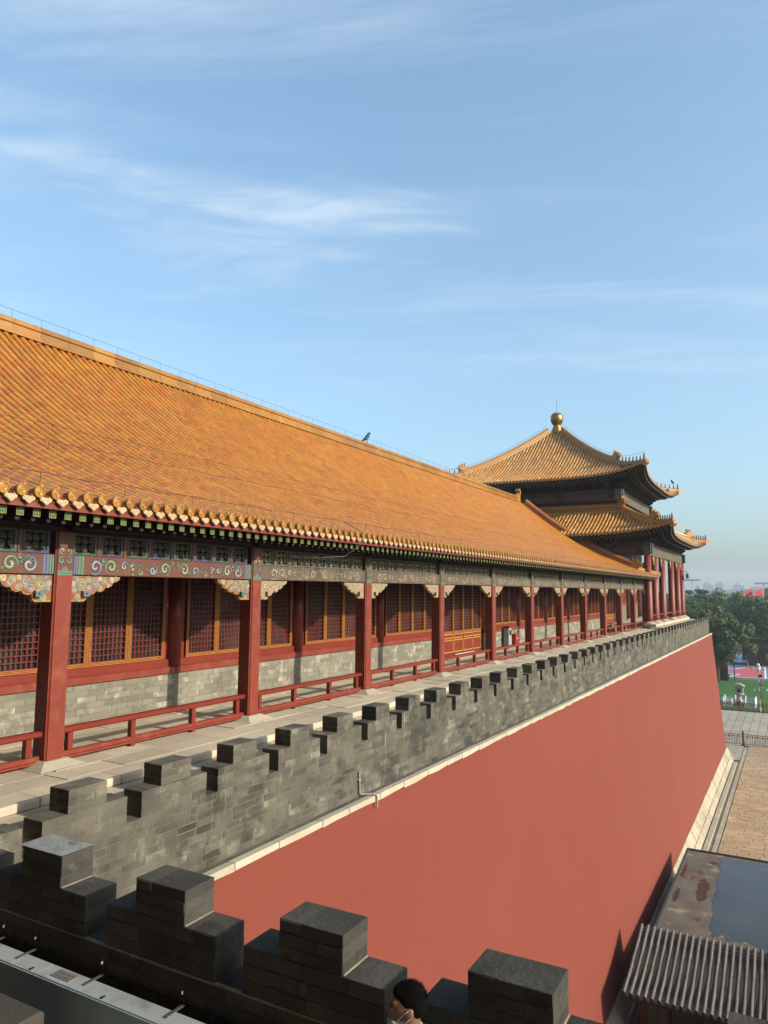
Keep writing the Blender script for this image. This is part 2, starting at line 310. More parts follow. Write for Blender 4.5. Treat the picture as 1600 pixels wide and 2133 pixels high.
# courtyard: tan brick-like slabs by the wall, grey granite beyond the first fence
cy_ = MB().box(-60, 40, 10, 119, ZG-.36, ZG-.03).obj('courtyard', M('joint_dark', (.115, .09, .065), r=.9, spec=.1), kind='structure')
lay('paving_slab', slabs(-5.0, 1.2, 44, 90.4, 1.05, .5, jit=.25), ZG, .2, COURT, cy_, joint=.035, nbig=300)
lay('border_slab', slabs(-5.36, -5.04, 30, 90.4, .32, 1.3, stag=False), ZG+.004, .2, COURTG, cy_, joint=.03, nbig=60)
lay('granite_slab', [(a, b, c, d) for (c, d, a, b) in slabs(90.6, 116.3, -14.0, 4.6, 1.9, .95, jit=.15)], ZG, .2, COURTG, cy_, joint=.05, nbig=260)
lay('kerb_stone', slabs(-14.0, -5.4, 82.5, 90.4, .9, .9, stag=True, jit=.1), ZG-.002, .2, COURTG, cy_, joint=.04, nbig=70)
MB().box(1.3, 40, 30, 90.4, ZG-.3, ZG).obj('paving_outer', COURT, cy_)
MB().box(4.7, 40, 90.6, 117, ZG-.3, ZG).obj('paving_outer', COURTG, cy_)
MB().box(-60, -14.1, 82, 117, ZG-.3, ZG).obj('paving_outer', COURTG, cy_)
lawn = MB().box(-70, 40, 117.0, 158, ZG-.3, ZG+.01).obj('lawn', LAWN, kind='structure')
# sports courts
CRED = M('court_red', (.95, .24, .28), (.86, .21, .25), .3, .8, spec=.1); CBLU = M('court_blue', (.20, .48, .95), (.18, .44, .88), .3, .8, spec=.1); CLIN = M('court_line', (1.5, 1.5, 1.45), r=.8)
CGRY = M('court_grey', (.22, .27, .31), (.20, .24, .28), .2, .85, spec=.1)
ct = MB().box(-60, 40, 158, 225, ZG-.3, ZG-.01).obj('court_surround', CGRY, kind='structure')
def court(y0, y1, x0, x1, z=ZG):
    b = MB().box(x0, x1, y0, y1, z-.25, z).obj('sports_court', CBLU, kind='structure')
    MB().add([(x0, y0+6.2, z+.004), (x0+6.2, y0+6.2, z+.004), (x0+4.6, y0+.3, z+.004), (x1-1.6, y0+.3, z+.004), (x1-2.4, y1-.4, z+.004), (x0+6.4, y1-.4, z+.004), (x0+4.4, y1-5.6, z+.004), (x0, y1-5.6, z+.004)], [(0, 1, 2, 3, 4, 5, 6, 7)]).obj('red_field', CRED, b)
    lm = MB()
    def seg(p, q, wd=.16):
        d = (Vector(q)-Vector(p)); nrm = Vector((-d.y, d.x)).normalized()*wd; P = Vector(p); Q = Vector(q)
        lm.add([(P.x+nrm.x, P.y+nrm.y, z+.008), (P.x-nrm.x, P.y-nrm.y, z+.008), (Q.x-nrm.x, Q.y-nrm.y, z+.008), (Q.x+nrm.x, Q.y+nrm.y, z+.008)], [(0, 1, 2, 3)])
    seg((x0, y0+6.2), (x0+6.2, y0+6.2)); seg((x0+6.2, y0+6.2), (x0+4.6, y0+.3)); seg((x0+4.6, y0+.3), (x1-1.6, y0+.3)); seg((x1-1.6, y0+.3), (x1-2.4, y1-.4)); seg((x0+4.4, y1-5.6), (x0+6.4, y1-.4)); seg((x0, y1-5.6), (x0+4.4, y1-5.6)); seg((x0, y0+.1), (x1, y0+.1)); seg((x0+6.4, y1-.4), (x1-2.4, y1-.4))
    lm.obj('court_line', CLIN, b)
court(162.5, 184.5, -16.5, -3.9); court(197, 222, -24, -11.8)

# ------------------------------------------------------------------ rampart (red wall) with coping, stone base and drain
rw = thing('rampart_wall', 'tall sloping red limewashed rampart wall under the grey battlement', 'wall', (-7, 45, ZG))
ZR, XR, XT, ZT = -11.30, -6.53, -7.43, -.115
def redwall():
    mb = MB(); nx = 46
    yy = [4.75+(YEND-.5-4.75)*i/nx for i in range(nx+1)]
    for i in range(nx):
        y0, y1 = yy[i], yy[i+1]
        for k in range(10):
            t0, t1 = k/10, (k+1)/10
            def P(y, t): 
                wv = .012*math.sin(y*1.3+t*9)*math.sin(t*3.1)
                return (XT+(XR-XT)*t+wv, y+(0.35*t if y > YEND-1 else 0), ZT+(ZR-ZT)*t)
            mb.add([P(y0, t0), P(y0, t1), P(y1, t1), P(y1, t0)], [(0, 1, 2, 3)])
    yE = YEND-.5
    mb.add([(XT, yE, ZT), (XR, yE+.35, ZR), (-40, yE+.35, ZR), (-40, yE, ZT)], [(0, 1, 2, 3)])
    # the gate front under the near parapet, facing the courtyard
    mb.add([(XT, 4.80, ZT), (60, 4.80, ZT), (60, 5.6, ZR), (XR, 5.6, ZR)], [(0, 1, 2, 3)])
    o = mb.obj('red_face', WALLRED, rw, smooth=False)
redwall()
y = 4.8
while y < YEND-.6:                                  # white coping stones under the parapet ledge
    Ls = random.uniform(.75, 1.35); y1 = min(y+Ls, YEND-.42); jag = random.uniform(0, .03)
    h0, h1, hm = (random.uniform(.095, .135) for _ in range(3))
    MB().add([(PX+.12, y+.008, -.02), (XT+.045, y+.008, -.012), (XT+.045, y1-.008, -.012), (PX+.12, y1-.008, -.02),
              (PX+.12, y+.008, -.2), (XT+.05, y+.008, -h0-.01), (XT+.05, (y+y1)/2, -hm-.015), (XT+.05, y1-.008, -h1-.01), (PX+.12, y1-.008, -.2)],
             [(0, 1, 2, 3), (1, 5, 6, 7, 2), (0, 4, 5, 1), (3, 2, 7, 8), (4, 8, 7, 6, 5)]).obj('coping_stone', STONE, rw)
    y = y1
MB().box(PX-.3, XT-.012, 4.8, YEND-.45, -.6, -.03).obj('ledge', M('ledge_mortar', (.25, .235, .205), (.16, .155, .14), 2.2, .9, bump=.4, bs=20, spec=.1, patch=((.40, .38, .33), 1.2, .6, .7)), rw)
mbs = MB(); yy_ = 8.5
while yy_ < 11.2:                                   # bird-spike strip along the ledge
    mbs.tube([(PX+.03, yy_, -.03), (PX+.075, yy_, .055)], .0035, 4); yy_ += .045
mbs.obj('spike_strip', PLINTH, rw, kind='stuff')
# white stone base in two courses
yb = 24.0
while yb < YEND+.4:
    Lb = random.uniform(1.5, 2.6); y1 = min(yb+Lb, YEND+.5); s1 = random.uniform(-.015, .015)
    MB().prism([(XR-.3, ZR+.02), (XR+.03+s1, ZR+.02), (XR+.22+s1, ZR-.35), (XR+.36+s1, ZR-.62), (XR-.3, ZR-.62)], yb+.012, y1-.012, 'y').obj('base_stone', BASES, rw)
    MB().prism([(XR-.3, ZR-.635), (XR+.42, ZR-.635), (XR+.46, ZR-.72), (XR+.40, ZR-.80), (XR+.55, ZR-1.0), (XR+.62, ZG-.1), (XR-.3, ZG-.1)], yb+.4+.012, min(y1+.4, YEND+.7)-.012, 'y').obj('base_stone', BASES, rw)
    yb = y1
y = 26.0
while y < 80:                                      # stone kerb step beside the drain
    MB().bbox(XR+.66, XR+.98, y+.01, y+1.7, ZG-.2, ZG+.10, .02).obj('drain_kerb', PLINTH, rw); y += 1.72
MB().box(XR+.3, -5.37, 26, 82, ZG-.3, ZG-.02).obj('drain_channel', M('drain_mud', (.36, .31, .24), (.26, .22, .17), 1.5, .9, spec=.1), rw)
MB().box(XR-.3, XR-.05, 24, YEND+.3, ZG-.5, ZR-.02).obj('base_core', M('base_core', (.2, .17, .13), r=.9), rw)

# ------------------------------------------------------------------ terrace body
tb = MB()
tb.box(-40, PX-.352, -3.0, YEND-.72, -3.0, 1.20); tb.box(PX-.02, 60, -3.0, 4.46, -3.0, .06)
tb.obj('terrace', PAVE, kind='structure')
plat = MB().box(-30, -8.62, -3, 57.5, 1.202, GZ-.06).obj('gallery_platform', PAVEG, kind='structure')
y = 2.0
while y < 57.4:                                    # edge stones of the platform
    Ls = random.uniform(1.1, 1.7); y1 = min(y+Ls, 57.45)
    MB().bbox(-9.06, -8.58, y+.003, y1-.003, 1.205, GZ+.004, .012).obj('edge_stone', PAVE, plat); y = y1
lay('floor_slab', [(a, b, c, d) for (c, d, a, b) in slabs(4.0, 57.5, -12.22, -9.08, 1.0, .524, jit=.2)], GZ, .1, PAVE, plat, joint=.012, nbig=300)

# ------------------------------------------------------------------ battlements
FIL = M('mortar_tan', (.52, .43, .29), (.36, .30, .21), 9, .9, bump=.4, bs=50, spec=.1)
def merlon_levels(lo0, lo1, t0, t1, zg, zs, zt, base):      # brick rectangles (a0,a1,z0,z1) of one merlon, courses of about .1 m
    out_ = []
    def fill(a0, a1, z0, z1, n):
        for k in range(n):
            za, zb = z0+(z1-z0)*k/n, z0+(z1-z0)*(k+1)/n
            xs = [a0]; 
            st = .36 if k % 2 else .20
            x = a0+st*random.uniform(.85, 1.1)
            while x < a1-.14: xs.append(x); x += .38*random.uniform(.9, 1.1)
            xs.append(a1)
            for p, q in zip(xs[:-1], xs[1:]): out_.append((p, q, za, zb))
    fill(lo0, lo1, zg, zs, 3); fill(t0, t1, zs, zt, 3); return out_
def parapet(th, name, label, axis, face, thick, segs, base_z, zg, zs, zt, a_from, a_to, brickm, mortm, nbig, low, topw, period, a_first, loc):
    root = thing(name, label, 'wall', loc)
    def rect(mb, a0, a1, z0, z1, ins=0.0, out_=0.0, bev=False):
        f0, f1 = sorted((face, face+thick))
        if bev:
            b_ = random.choice((.003, .004, .005, .007, .010))
            if axis == 'y': mb.bbox(f0-out_, f1+out_, a0, a1, z0, z1, b_)
            else: mb.bbox(a0, a1, f0-out_, f1+out_, z0, z1, b_)
            return
        if axis == 'y': mb.box(f0+ins-out_, f1-ins+out_, a0+ins, a1-ins, z0+ins, z1-ins*.5)
        else: mb.box(a0+ins, a1-ins, f0+ins-out_, f1-ins+out_, z0+ins, z1-ins*.5)
    items = []
    J = .0035
    wallm = MB(); rect(wallm, a_from, a_to, base_z, zg-.003, .005); base = wallm.obj('parapet_base', mortm, root)
    n = max(1, int(round((zg-base_z)/.107)))
    for k in range(n):
        za, zb = base_z+(zg-base_z)*k/n, base_z+(zg-base_z)*(k+1)/n
        x = a_from-(.0 if k % 2 else .2)
        while x < a_to-.05:
            q = min(x+.40*random.uniform(.9, 1.1), a_to)
            if a_to-q < .1: q = a_to
            p = max(x, a_from); items.append((p, q, za, zb, base)); x = q
    k = 0; a = a_first
    while a < a_to-.3:
        lo0, lo1 = max(a-low/2, a_from), min(a+low/2, a_to); t0, t1 = a-topw/2, min(a+topw/2, a_to)
        core = MB(); rect(core, lo0, lo1, zg-.02, zs, .005); rect(core, t0, t1, zs-.02, zt, .005); mer = core.obj('merlon', mortm, root)
        for (p, q, za, zb) in merlon_levels(lo0, lo1, t0, t1, zg, zs, zt, base_z): items.append((p, q, za, zb, mer))
        if axis == 'x':                                # tan mortar fillets where blocks meet the steps below
            fz = MB()
            if lo1 > t1+.05: fz.prism([(t1-.002, zs+.007), (t1+.008, zs-.001), (t1-.002, zs-.001)], face+.01, face+thick-.01, 'y')
            if lo0 < t0-.05: fz.prism([(t0+.002, zs+.007), (t0-.008, zs-.001), (t0+.002, zs-.001)], face+.01, face+thick-.01, 'y')
            fz.prism([(face-.004, zg+.006), (face-.004, zg-.006), (face+.01, zg)], lo0, lo1, 'x') if False else None
            if fz.v: fz.obj('mortar_fillet', FIL, mer)
        a += period
    if axis == 'x':
        lg_ = MB(); x_ = a_from
        while x_ < a_to-.1:
            q_ = min(x_+random.uniform(.25, .8), a_to); h_ = random.uniform(.004, .009); o_ = random.uniform(.004, .009); lg_.add([(x_, face-o_, zg+h_), (q_, face-o_, zg+h_*.8), (q_, face-o_*.7, zg-h_), (x_, face-o_, zg-h_), (x_, face+.02, zg+h_), (q_, face+.02, zg+h_), (q_, face+.02, zg-h_), (x_, face+.02, zg-h_)], [(0, 3, 2, 1), (0, 1, 5, 4), (2, 3, 7, 6)]); x_ = q_
        lg_.obj('mortar_line', FIL, base)
    pts = [(Vector((face, (p+q)/2, (za+zb)/2)) if axis == 'y' else Vector(((p+q)/2, face, (za+zb)/2)), (p, q, za, zb, par)) for (p, q, za, zb, par) in items]
    big, rest = split_largest(pts, nbig)
    for _, (p, q, za, zb, par) in big:
        mb = MB(); rect(mb, p+J, q-J, za+J*.6, zb-J*.6, 0, random.uniform(-.002, .003), True); mb.obj('brick', brickm, par)
    mb = MB()
    for _, (p, q, za, zb, par) in rest: rect(mb, p+J, q-J, za+J*.6, zb-J*.6, 0, random.uniform(-.002, .003))
    if rest: mb.obj('bricks', brickm, root, kind='stuff')
    return root
wing = parapet(0, 'battlement_wall', 'long grey brick battlement running beside the gallery above the red wall', 'y', PX, -.345, 0, -.03, 1.0, 1.335, 1.61, 4.75, YEND-.35, BRICK, MORT, 300, 1.24, .57, 1.476, 6.335-1.476, (PX, 40, 0))
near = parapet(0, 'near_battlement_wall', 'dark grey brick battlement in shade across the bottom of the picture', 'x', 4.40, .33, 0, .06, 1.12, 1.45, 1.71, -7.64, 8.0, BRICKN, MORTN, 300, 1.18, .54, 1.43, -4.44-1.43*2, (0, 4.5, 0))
MB().grid(lambda u, v: (-6.19+.58*u, 4.40+.335*v, 1.7125+.004*(math.sin(u*7+v*3)*math.sin(v*6+1)+1)*min(1, 9*u*(1-u), 9*v*(1-v))), 14, 9).obj('cement_cap', M('cement_pale', (.52, .52, .50), (.38, .38, .36), 9, .85, bump=.6, bs=35, patch=((.16, .155, .14), 7, .60, .68)), near, label='pale cracked cement smeared on the leftmost merlon top')
# return of the battlement at the far end
parapet(0, 'far_battlement_wall', 'short far end of the grey battlement turning the corner behind the pavilion', 'x', YEND-.35-.345, .345, 0, -.03, 1.0, 1.335, 1.61, -38, PX-.36, BRICK, MORT, 0, 1.24, .57, 1.476, -9.0-1.476*19, (-20, YEND-.5, 0))

# ------------------------------------------------------------------ gallery
gal = thing('gallery_hall', 'long red-columned gallery hall with a yellow glazed tile roof', 'building', (-15, 30, GZ))
EX, EZ = -8.9, 5.30              # centre of the eave tile discs
RX = -19.4; HS = EX-RX           # half span from eave to ridge
ROW = .26
YS, YV, YC = 1.2, 57.7, 59.3     # roof start, gable verge, eave corner
def prof(d): return EZ-.055+.2767*d+.0286*d*d
def slope(d): return math.atan(.2767+.0572*d)
# solid roof slab (both pitches)
ds = [HS*i/24 for i in range(25)]
top = [(EX-.02-d, prof(d)-.03) for d in ds]; bot = [(EX-.10-d, prof(d)-.15) for d in ds]
roof = MB().prism(top+[(2*RX-x, z) for x, z in reversed(top[:-1])]+[(2*RX-x, z) for x, z in bot[:-1]]+list(reversed(bot)), YS, YV, 'y').obj('roof', PAN, gal)
# hip skirt beyond the gable
sk = MB(); dh = YC-YV
for sgn in (1,):
    for i in range(8):
        d0, d1 = dh*i/8, dh*(i+1)/8
        sk.add([(EX-.02-d0, YV, prof(d0)-.03), (EX-.02-d1, YV, prof(d1)-.03), (EX-.02-d1, YC-d1, prof(d1)-.03), (EX-.02-d0, YC-d0, prof(d0)-.03)], [(0, 3, 2, 1)])
        sk.add([(EX-.10-d0, YV, prof(d0)-.15), (EX-.10-d1, YV, prof(d1)-.15), (EX-.10-d1, YC-.08-d1, prof(d1)-.15), (EX-.10-d0, YC-.08-d0, prof(d0)-.15)], [(0, 1, 2, 3)])
        sk.add([(EX-d0, YC-d0, prof(d0)-.03), (EX-d1, YC-d1, prof(d1)-.03), (2*RX-EX+d1, YC-d1, prof(d1)-.03), (2*RX-EX+d0, YC-d0, prof(d0)-.03)], [(0, 3, 2, 1)])
sk.box(EX-.12, EX-.03, YV, YC-.05, prof(0)-.15, prof(0)-.03)
sk.obj('hip_skirt', PAN, gal)
gb = MB(); gp = [(EX-d, prof(d)-.12) for d in ds[4:]]; gb.prism(gp+[(2*RX-x, z) for x, z in reversed(gp[:-1])], YV-.35, YV-.22, 'y'); gb.obj('gable_wall', REDDK, gal)
# barrel tiles
TL = .31
arc = [0.0]; dd = [0.0]
while dd[-1] < HS-.18:
    d = dd[-1]; dd.append(d+TL*math.cos(slope(d)))
def tile_mesh(r0=.090, r1=.079, Lt=TL+.03, n=6):
    mb = MB(); V = []
    for r_, x in ((r0, 0), (r0*.985, .016), (r1, Lt)):
        for k in range(n+1):
            a = math.pi*k/n; V.append((-x, -r_*math.cos(a), r_*math.sin(a)))
    for j in range(2): mb.m += []
    mb.add(V, [(k, k+1, n+1+k+1, n+1+k) for k in range(n)]+[tuple(range(n, -1, -1))], 1)
    mb.f += [((n+1)+k, (n+1)+k+1, 2*(n+1)+k+1, 2*(n+1)+k) for k in range(n)]; mb.m += [0]*n; return mb
tmb = tile_mesh(); TME = tmb.mesh('barrel_tile', [TILE, LIP], smooth=False)
rows = []; y = YS+.15; roff = {}
while y < YC-.1: rows.append(y); y += ROW
tiles = []
for yi, y in enumerate(rows):
    ro = random.uniform(0, TL*.95)
    for k, d in enumerate(dd):
        if k: d = min(d-ro*math.cos(slope(d)), HS-.2)
        if y > YV-.15 and (d > YC-y-.15): break
        tiles.append((Vector((EX-d, y, prof(d))), (d, yi, k)))
bigt, restt = split_largest(tiles, 300)
for p, (d, yi, k) in bigt:
    inst('barrel_tile', TME, p+Vector((0, random.uniform(-.005, .005), 0)), roof, rot=(0, slope(d), random.uniform(-.012, .012)))
mb = MB()
for p, (d, yi, k) in restt:
    a = slope(d); ca, sa = math.cos(a), math.sin(a); dy = random.uniform(-.005, .005); rz = random.uniform(-.014, .014)
    mb.add([(p.x+x*ca+z*sa, p.y+yy+dy+x*rz, p.z-x*sa+z*ca) for x, yy, z in tmb.v], tmb.f); mb.m[-len(tmb.f):] = tmb.m
mb.obj('barrel_tiles', [TILE, LIP], gal, kind='stuff')
# pan tiles in the troughs
mb = MB()
for yi, y in enumerate(rows[:-1]):
    yc_ = y+ROW/2; hw = ROW/2-.07
    for d in dd:
        if y > YV-.3 and d > YC-y-.3: break
        a = slope(d); lift = .012; x0, x1 = EX-d, EX-d-TL*math.cos(a); z0, z1 = prof(d)-.012+lift, prof(d+TL*math.cos(a))-.012-.004
        mb.add([(x0, yc_-hw, z0+.02), (x0, yc_, z0-.012), (x0, yc_+hw, z0+.02), (x1, yc_-hw, z1+.02), (x1, yc_, z1-.012), (x1, yc_+hw, z1+.02)], [(0, 1, 4, 3), (1, 2, 5, 4)])
mb.obj('pan_tiles', PAN, gal, kind='stuff')
# eave discs, drip tiles, nail caps
dm = MB(); n = 20
def ring(mb, r_, x, n=n): 
    o = len(mb.v); mb.v += [(x, r_*math.cos(2*math.pi*k/n), r_*math.sin(2*math.pi*k/n)) for k in range(n)]; return o
ids = [ring(dm, r_, x) for r_, x in ((.080, -.05), (.082, .012), (.076, .02), (.064, .02), (.060, .008), (.045, .012), (.030, .007), (.018, .014), (.006, .016))]
for a, b in zip(ids[:-1], ids[1:]):
    for k in range(n): dm.f.append((a+k, a+(k+1) % n, b+(k+1) % n, b+k)); dm.m.append(0)
dm.f.append(tuple(ids[-1]+k for k in range(n))); dm.m.append(0)
for k in range(5):                      # curled relief on the disc face
    a = 2*math.pi*k/5; dm.box(.008, .0155, math.cos(a)*.038-.008, math.cos(a)*.038+.008, math.sin(a)*.038-.008, math.sin(a)*.038+.008)
DISC = dm.mesh('tile_end', TILE2)
half = [(-.104, .040), (-.112, .004), (-.096, -.010), (-.086, -.038), (-.056, -.050), (-.028, -.076), (0, -.094)]
dp = half+[(-a, b) for a, b in reversed(half[:-1])]+[(.06, .020), (0, .010), (-.06, .020)]
db = MB().prism(dp, -.014, .012, 'x'); hp = [(a*.78, b*.78-.006) for a, b in half+[(-a, b) for a, b in reversed(half[:-1])]]
db.prism(hp+[(.04, .008), (0, -.002), (-.04, .008)], .012, .017, 'x')
for k in range(4): db.box(.016, .021, -.05+.03*k, -.035+.03*k, -.04+.012*(k % 2), -.015+.012*(k % 2))
DRIPM = db.mesh('drip_tile', DRIP)
nm = MB().lathe([(.026, -.02), (.027, .02), (.022, .04), (.012, .05)], n=10); NAIL = nm.mesh('nail_cap', TILE2, smooth=False)
bs_ = MB(); 
for yi, y in enumerate(rows):
    if y > YC-.25: continue
    p = Vector((EX+.035, y, EZ+.004))
    if y < 4.6: continue
    inst('tile_end', DISC, p, roof, rot=(random.uniform(-.2, .2), R(6), 0))
    inst('drip_tile', DRIPM, (EX-.004, y+ROW/2, EZ-.078), roof, rot=(0, R(-8)+random.uniform(-.05, .05), 0))
    inst('nail_cap', NAIL, (EX-.30, y+random.uniform(-.01, .01), prof(.30)+.074), roof, rot=(0, slope(.3), 0))
MB().box(EX-.10, EX-.055, YS, YC-.15, EZ-.205, EZ-.125).obj('eave_board', REDW, gal)
# rafters
FX, FZ = -9.05, 5.035
fm = MB(); fs = .058; sl_ = .33
fm.add([(0, -fs, -fs), (0, fs, -fs), (0, fs, fs), (0, -fs, fs), (-.9, -fs, -fs+.9*sl_), (-.9, fs, -fs+.9*sl_), (-.9, fs, fs+.9*sl_), (-.9, -fs, fs+.9*sl_)], [(4, 5, 6, 7), (0, 4, 7, 3), (1, 2, 6, 5), (0, 1, 5, 4), (3, 7, 6, 2)], 0)
fm.add([(0, -fs, -fs), (0, fs, -fs), (0, fs, fs), (0, -fs, fs)], [(0, 1, 2, 3)], 1)
q = fs-.005; lw = .0045
for (y0, y1, z0, z1) in ((-q, q, q-lw, q), (-q, q, -q, -q+lw), (-q, -q+lw, -q, q), (q-lw, q, -q, q), (-.020, -.015, -q+.012, q-.020), (.015, .020, -q+.020, q-.012), (-.034, .034, -.0025, .0025), (-.034, -.015, q-.025, q-.020), (.015, .034, -q+.020, -q+.025), (-.020, .006, -q+.012, -q+.017), (-.006, .020, q-.017, q-.012)):
    fm.box(.0005, .003, y0, y1, z0, z1, 2)
FLY = fm.mesh('flying_rafter', [SOFF, GRF, GRL])
def rnd(mcol):
    mb = MB(); mb.tube([(0, 0, 0), (-.75, 0, .75*.30)], .050, 12, 0)
    o = len(mb.f)
    for rr, mi, x in ((.050, 1, .001), (.034, 2, .003), (.020, 3, .005)):
        c = (0, .010, .012) if mi > 1 else (0, 0, 0)
        mb.add([(x, c[1]*(mi-1)*.3+rr*math.cos(2*math.pi*k/12), c[2]*(mi-1)*.6+rr*math.sin(2*math.pi*k/12)) for k in range(12)], [tuple(range(12))], mi)
    return mb.mesh('round_rafter', [SOFF, mcol, STEEL, PEACH])
RT, RN = rnd(TEAL), rnd(NAVY)
y = 4.9; i = 0
while y < YC-.3:
    inst('flying_rafter', FLY, (FX, y, FZ), gal); inst('round_rafter', (RT, RN)[i % 2], (-9.45, y-.02, 4.985), gal); y += .25; i += 1
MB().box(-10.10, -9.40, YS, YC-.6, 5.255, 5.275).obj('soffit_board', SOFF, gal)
MB().tube([(-10.02, YS, 5.09), (-10.02, YC-.9, 5.09)], .12, 12).obj('eave_purlin', SOFF, gal)
# ridge: glazed ridge pieces with mouldings, end ornament
rp = [(-.30, -.08), (.30, -.08), (.30, .00), (.22, .05), (.22, .10), (.17, .13), (.17, .33), (.22, .37), (.22, .43), (.15, .47), (.14, .53), (.09, .60), (0, .63), (-.09, .60), (-.14, .53), (-.22, .40), (-.17, .3), (-.2, .08)]
y = YS; RZ = prof(HS)-.02
while y < 56.5:
    y1 = min(y+random.uniform(.85, 1.05), 56.6)
    MB().prism([(RX+a*.9, RZ+b*.76) for a, b in rp], y+.004, y1-.004, 'y').obj('ridge_tile', RIDGE, gal); y = y1
oc = [(-.45, -.1), (.42, -.1), (.50, .2), (.46, .55), (.62, .75), (.60, 1.0), (.40, 1.16), (.16, 1.12), (.12, .95), (.25, .90), (.32, .98), (.42, .92), (.38, .78), (.22, .70), (.0, .62), (-.3, .62), (-.45, .5)]
MB().prism([(56.95+a*.9, RZ+b*.95) for a, b in oc], RX-.16, RX+.16, 'x').obj('ridge_ornament', TILE2, gal)
# verge ridge down the gable edge and its beast, hip ridge
def ridge_along(mb, pts, sec):
    pts = [Vector(p) for p in pts]; n = len(sec); V = []; F = []
    for i, p in enumerate(pts):
        d = (pts[min(i+1, len(pts)-1)]-pts[max(i-1, 0)]).normalized(); sd = d.cross(Vector((0, 0, 1))).normalized(); up = sd.cross(d)
        V += [p+sd*a+up*b for a, b in sec]
    for i in range(len(pts)-1):
        for k in range(n): F.append((i*n+k, i*n+(k+1) % n, (i+1)*n+(k+1) % n, (i+1)*n+k))
    F += [tuple(range(n-1, -1, -1)), tuple(range((len(pts)-1)*n, len(pts)*n))]
    mb.add(V, F); return mb
vsec = [(-.16, -.06), (.16, -.06), (.16, .10), (.11, .14), (.11, .26), (.15, .30), (.12, .38), (.0, .44), (-.12, .38), (-.15, .30), (-.11, .26), (-.11, .14), (-.16, .10)]
vd = [1.65+(HS-1.9)*i/30 for i in range(31)]
ridge_along(MB(), [(EX-d, YV, prof(d)) for d in reversed(vd)], [(a*1.35, b*1.3) for a, b in vsec]).obj('verge_ridge', M('verge_glaze', (.47, .16, .045), (.53, .22, .05), 1.5, .4, rv=.1, bump=.2, bs=12), gal)
def beast(sz=1.0):
    p = [(-.30, 0), (.22, 0), (.30, .12), (.46, .16), (.50, .26), (.36, .30), (.42, .40), (.30, .50), (.22, .44), (.14, .62), (.06, .66), (.08, .48), (-.06, .54), (-.14, .70), (-.20, .68), (-.16, .42), (-.32, .46), (-.38, .36), (-.26, .26)]
    mb = MB().prism([(a*sz, b*sz) for a, b in p], -.10*sz, .10*sz, 'y'); p2 = [(a*.8*sz, (b*.8+.03)*sz) for a, b in p]; mb.prism(p2, -.14*sz, .14*sz, 'y'); return mb
inst('ridge_beast', beast(1.15).mesh('ridge_beast', TILE2), (EX-1.5, YV, prof(1.5)+.05), gal)
ridge_along(MB(), [(EX-d, YC-d, prof(d)+.02) for d in (dh, dh*.75, dh*.5, dh*.25, 0.02)], [(a*.8, b*.6) for a, b in vsec]).obj('hip_ridge', TILE2, gal)
# lightning wires
mb = MB(); y = 4.0; prev = None
while y < 56.6:
    mb.tube([(RX, y, RZ+.45), (RX, y, RZ+.72)], .005, 4); y += .95
pts = [(RX, 4+1.9*i*.5, RZ+.72) for i in range(56)]; mb.tube(pts, .005, 4); mb.obj('lightning_wire', WIRE, gal)
for dw, h, step in ((.62, .20, 1.55), (3.6, .18, 1.9), (4.9, .15, 2.4)):
    mb = MB(); y = 5.2; pp = []
    while y < 56:
        mb.tube([(EX-dw, y, prof(dw)+.06), (EX-dw+.02, y, prof(dw)+.06+h)], .005, 4); pp.append((EX-dw+.02, y, prof(dw)+.06+h)); y += step
    P2 = []
    for a, b in zip(pp[:-1], pp[1:]): P2 += [a, ((a[0]+b[0])/2, (a[1]+b[1])/2, (a[2]+b[2])/2-.03)]
    mb.tube(P2+[pp[-1]], .0045, 4); mb.obj('lightning_wire', WIRE, gal)
cb = MB(); cb.tube([(EX-.5, colY(3)-2.1, prof(.5)+.25), (EX-.15, colY(3)-2.15, EZ+.18), (EX+.10, colY(3)-2.2, EZ+.05), (EX+.08, colY(3)-2.2, EZ-.2), (EX-.3, colY(3)-2.35, EZ-.5), (-9.6, colY(3)-2.8, 4.75), (-9.88, colY(3)-3.6, 4.78)], .011, 6); cb.obj('cable', M('grey_cable', (.22, .2, .18), r=.6), gal)

# columns
cw = .165; ch = .028
cp = [(-cw+ch, -cw), (cw-ch, -cw), (cw-ch, -cw+.012), (cw-.012, -cw+ch), (cw, -cw+ch), (cw, cw-ch), (cw-.012, cw-ch), (cw-ch, cw-.012), (cw-ch, cw), (-cw+ch, cw), (-cw, cw-ch), (-cw, -cw+ch)]
CZ = 4.205
COLM = MB().prism(cp, 0, CZ-GZ-.10, 'z').mesh('column', REDW)
PL = MB(); pa, pb = .40, .21
PL.add([(-pa, -pa, 0), (pa, -pa, 0), (pa, pa, 0), (-pa, pa, 0), (-pb, -pb, .10), (pb, -pb, .10), (pb, pb, .10), (-pb, pb, .10)], [(0, 1, 5, 4), (1, 2, 6, 5), (2, 3, 7, 6), (3, 0, 4, 7), (4, 5, 6, 7)])
PLM = PL.mesh('plinth', PLINTH)
BM = MB().box(-.006, .006, -cw-.004, cw+.004, -.01, .01).mesh('band', M('band_red', (.25, .05, .045), r=.5))
CX = GX-cw
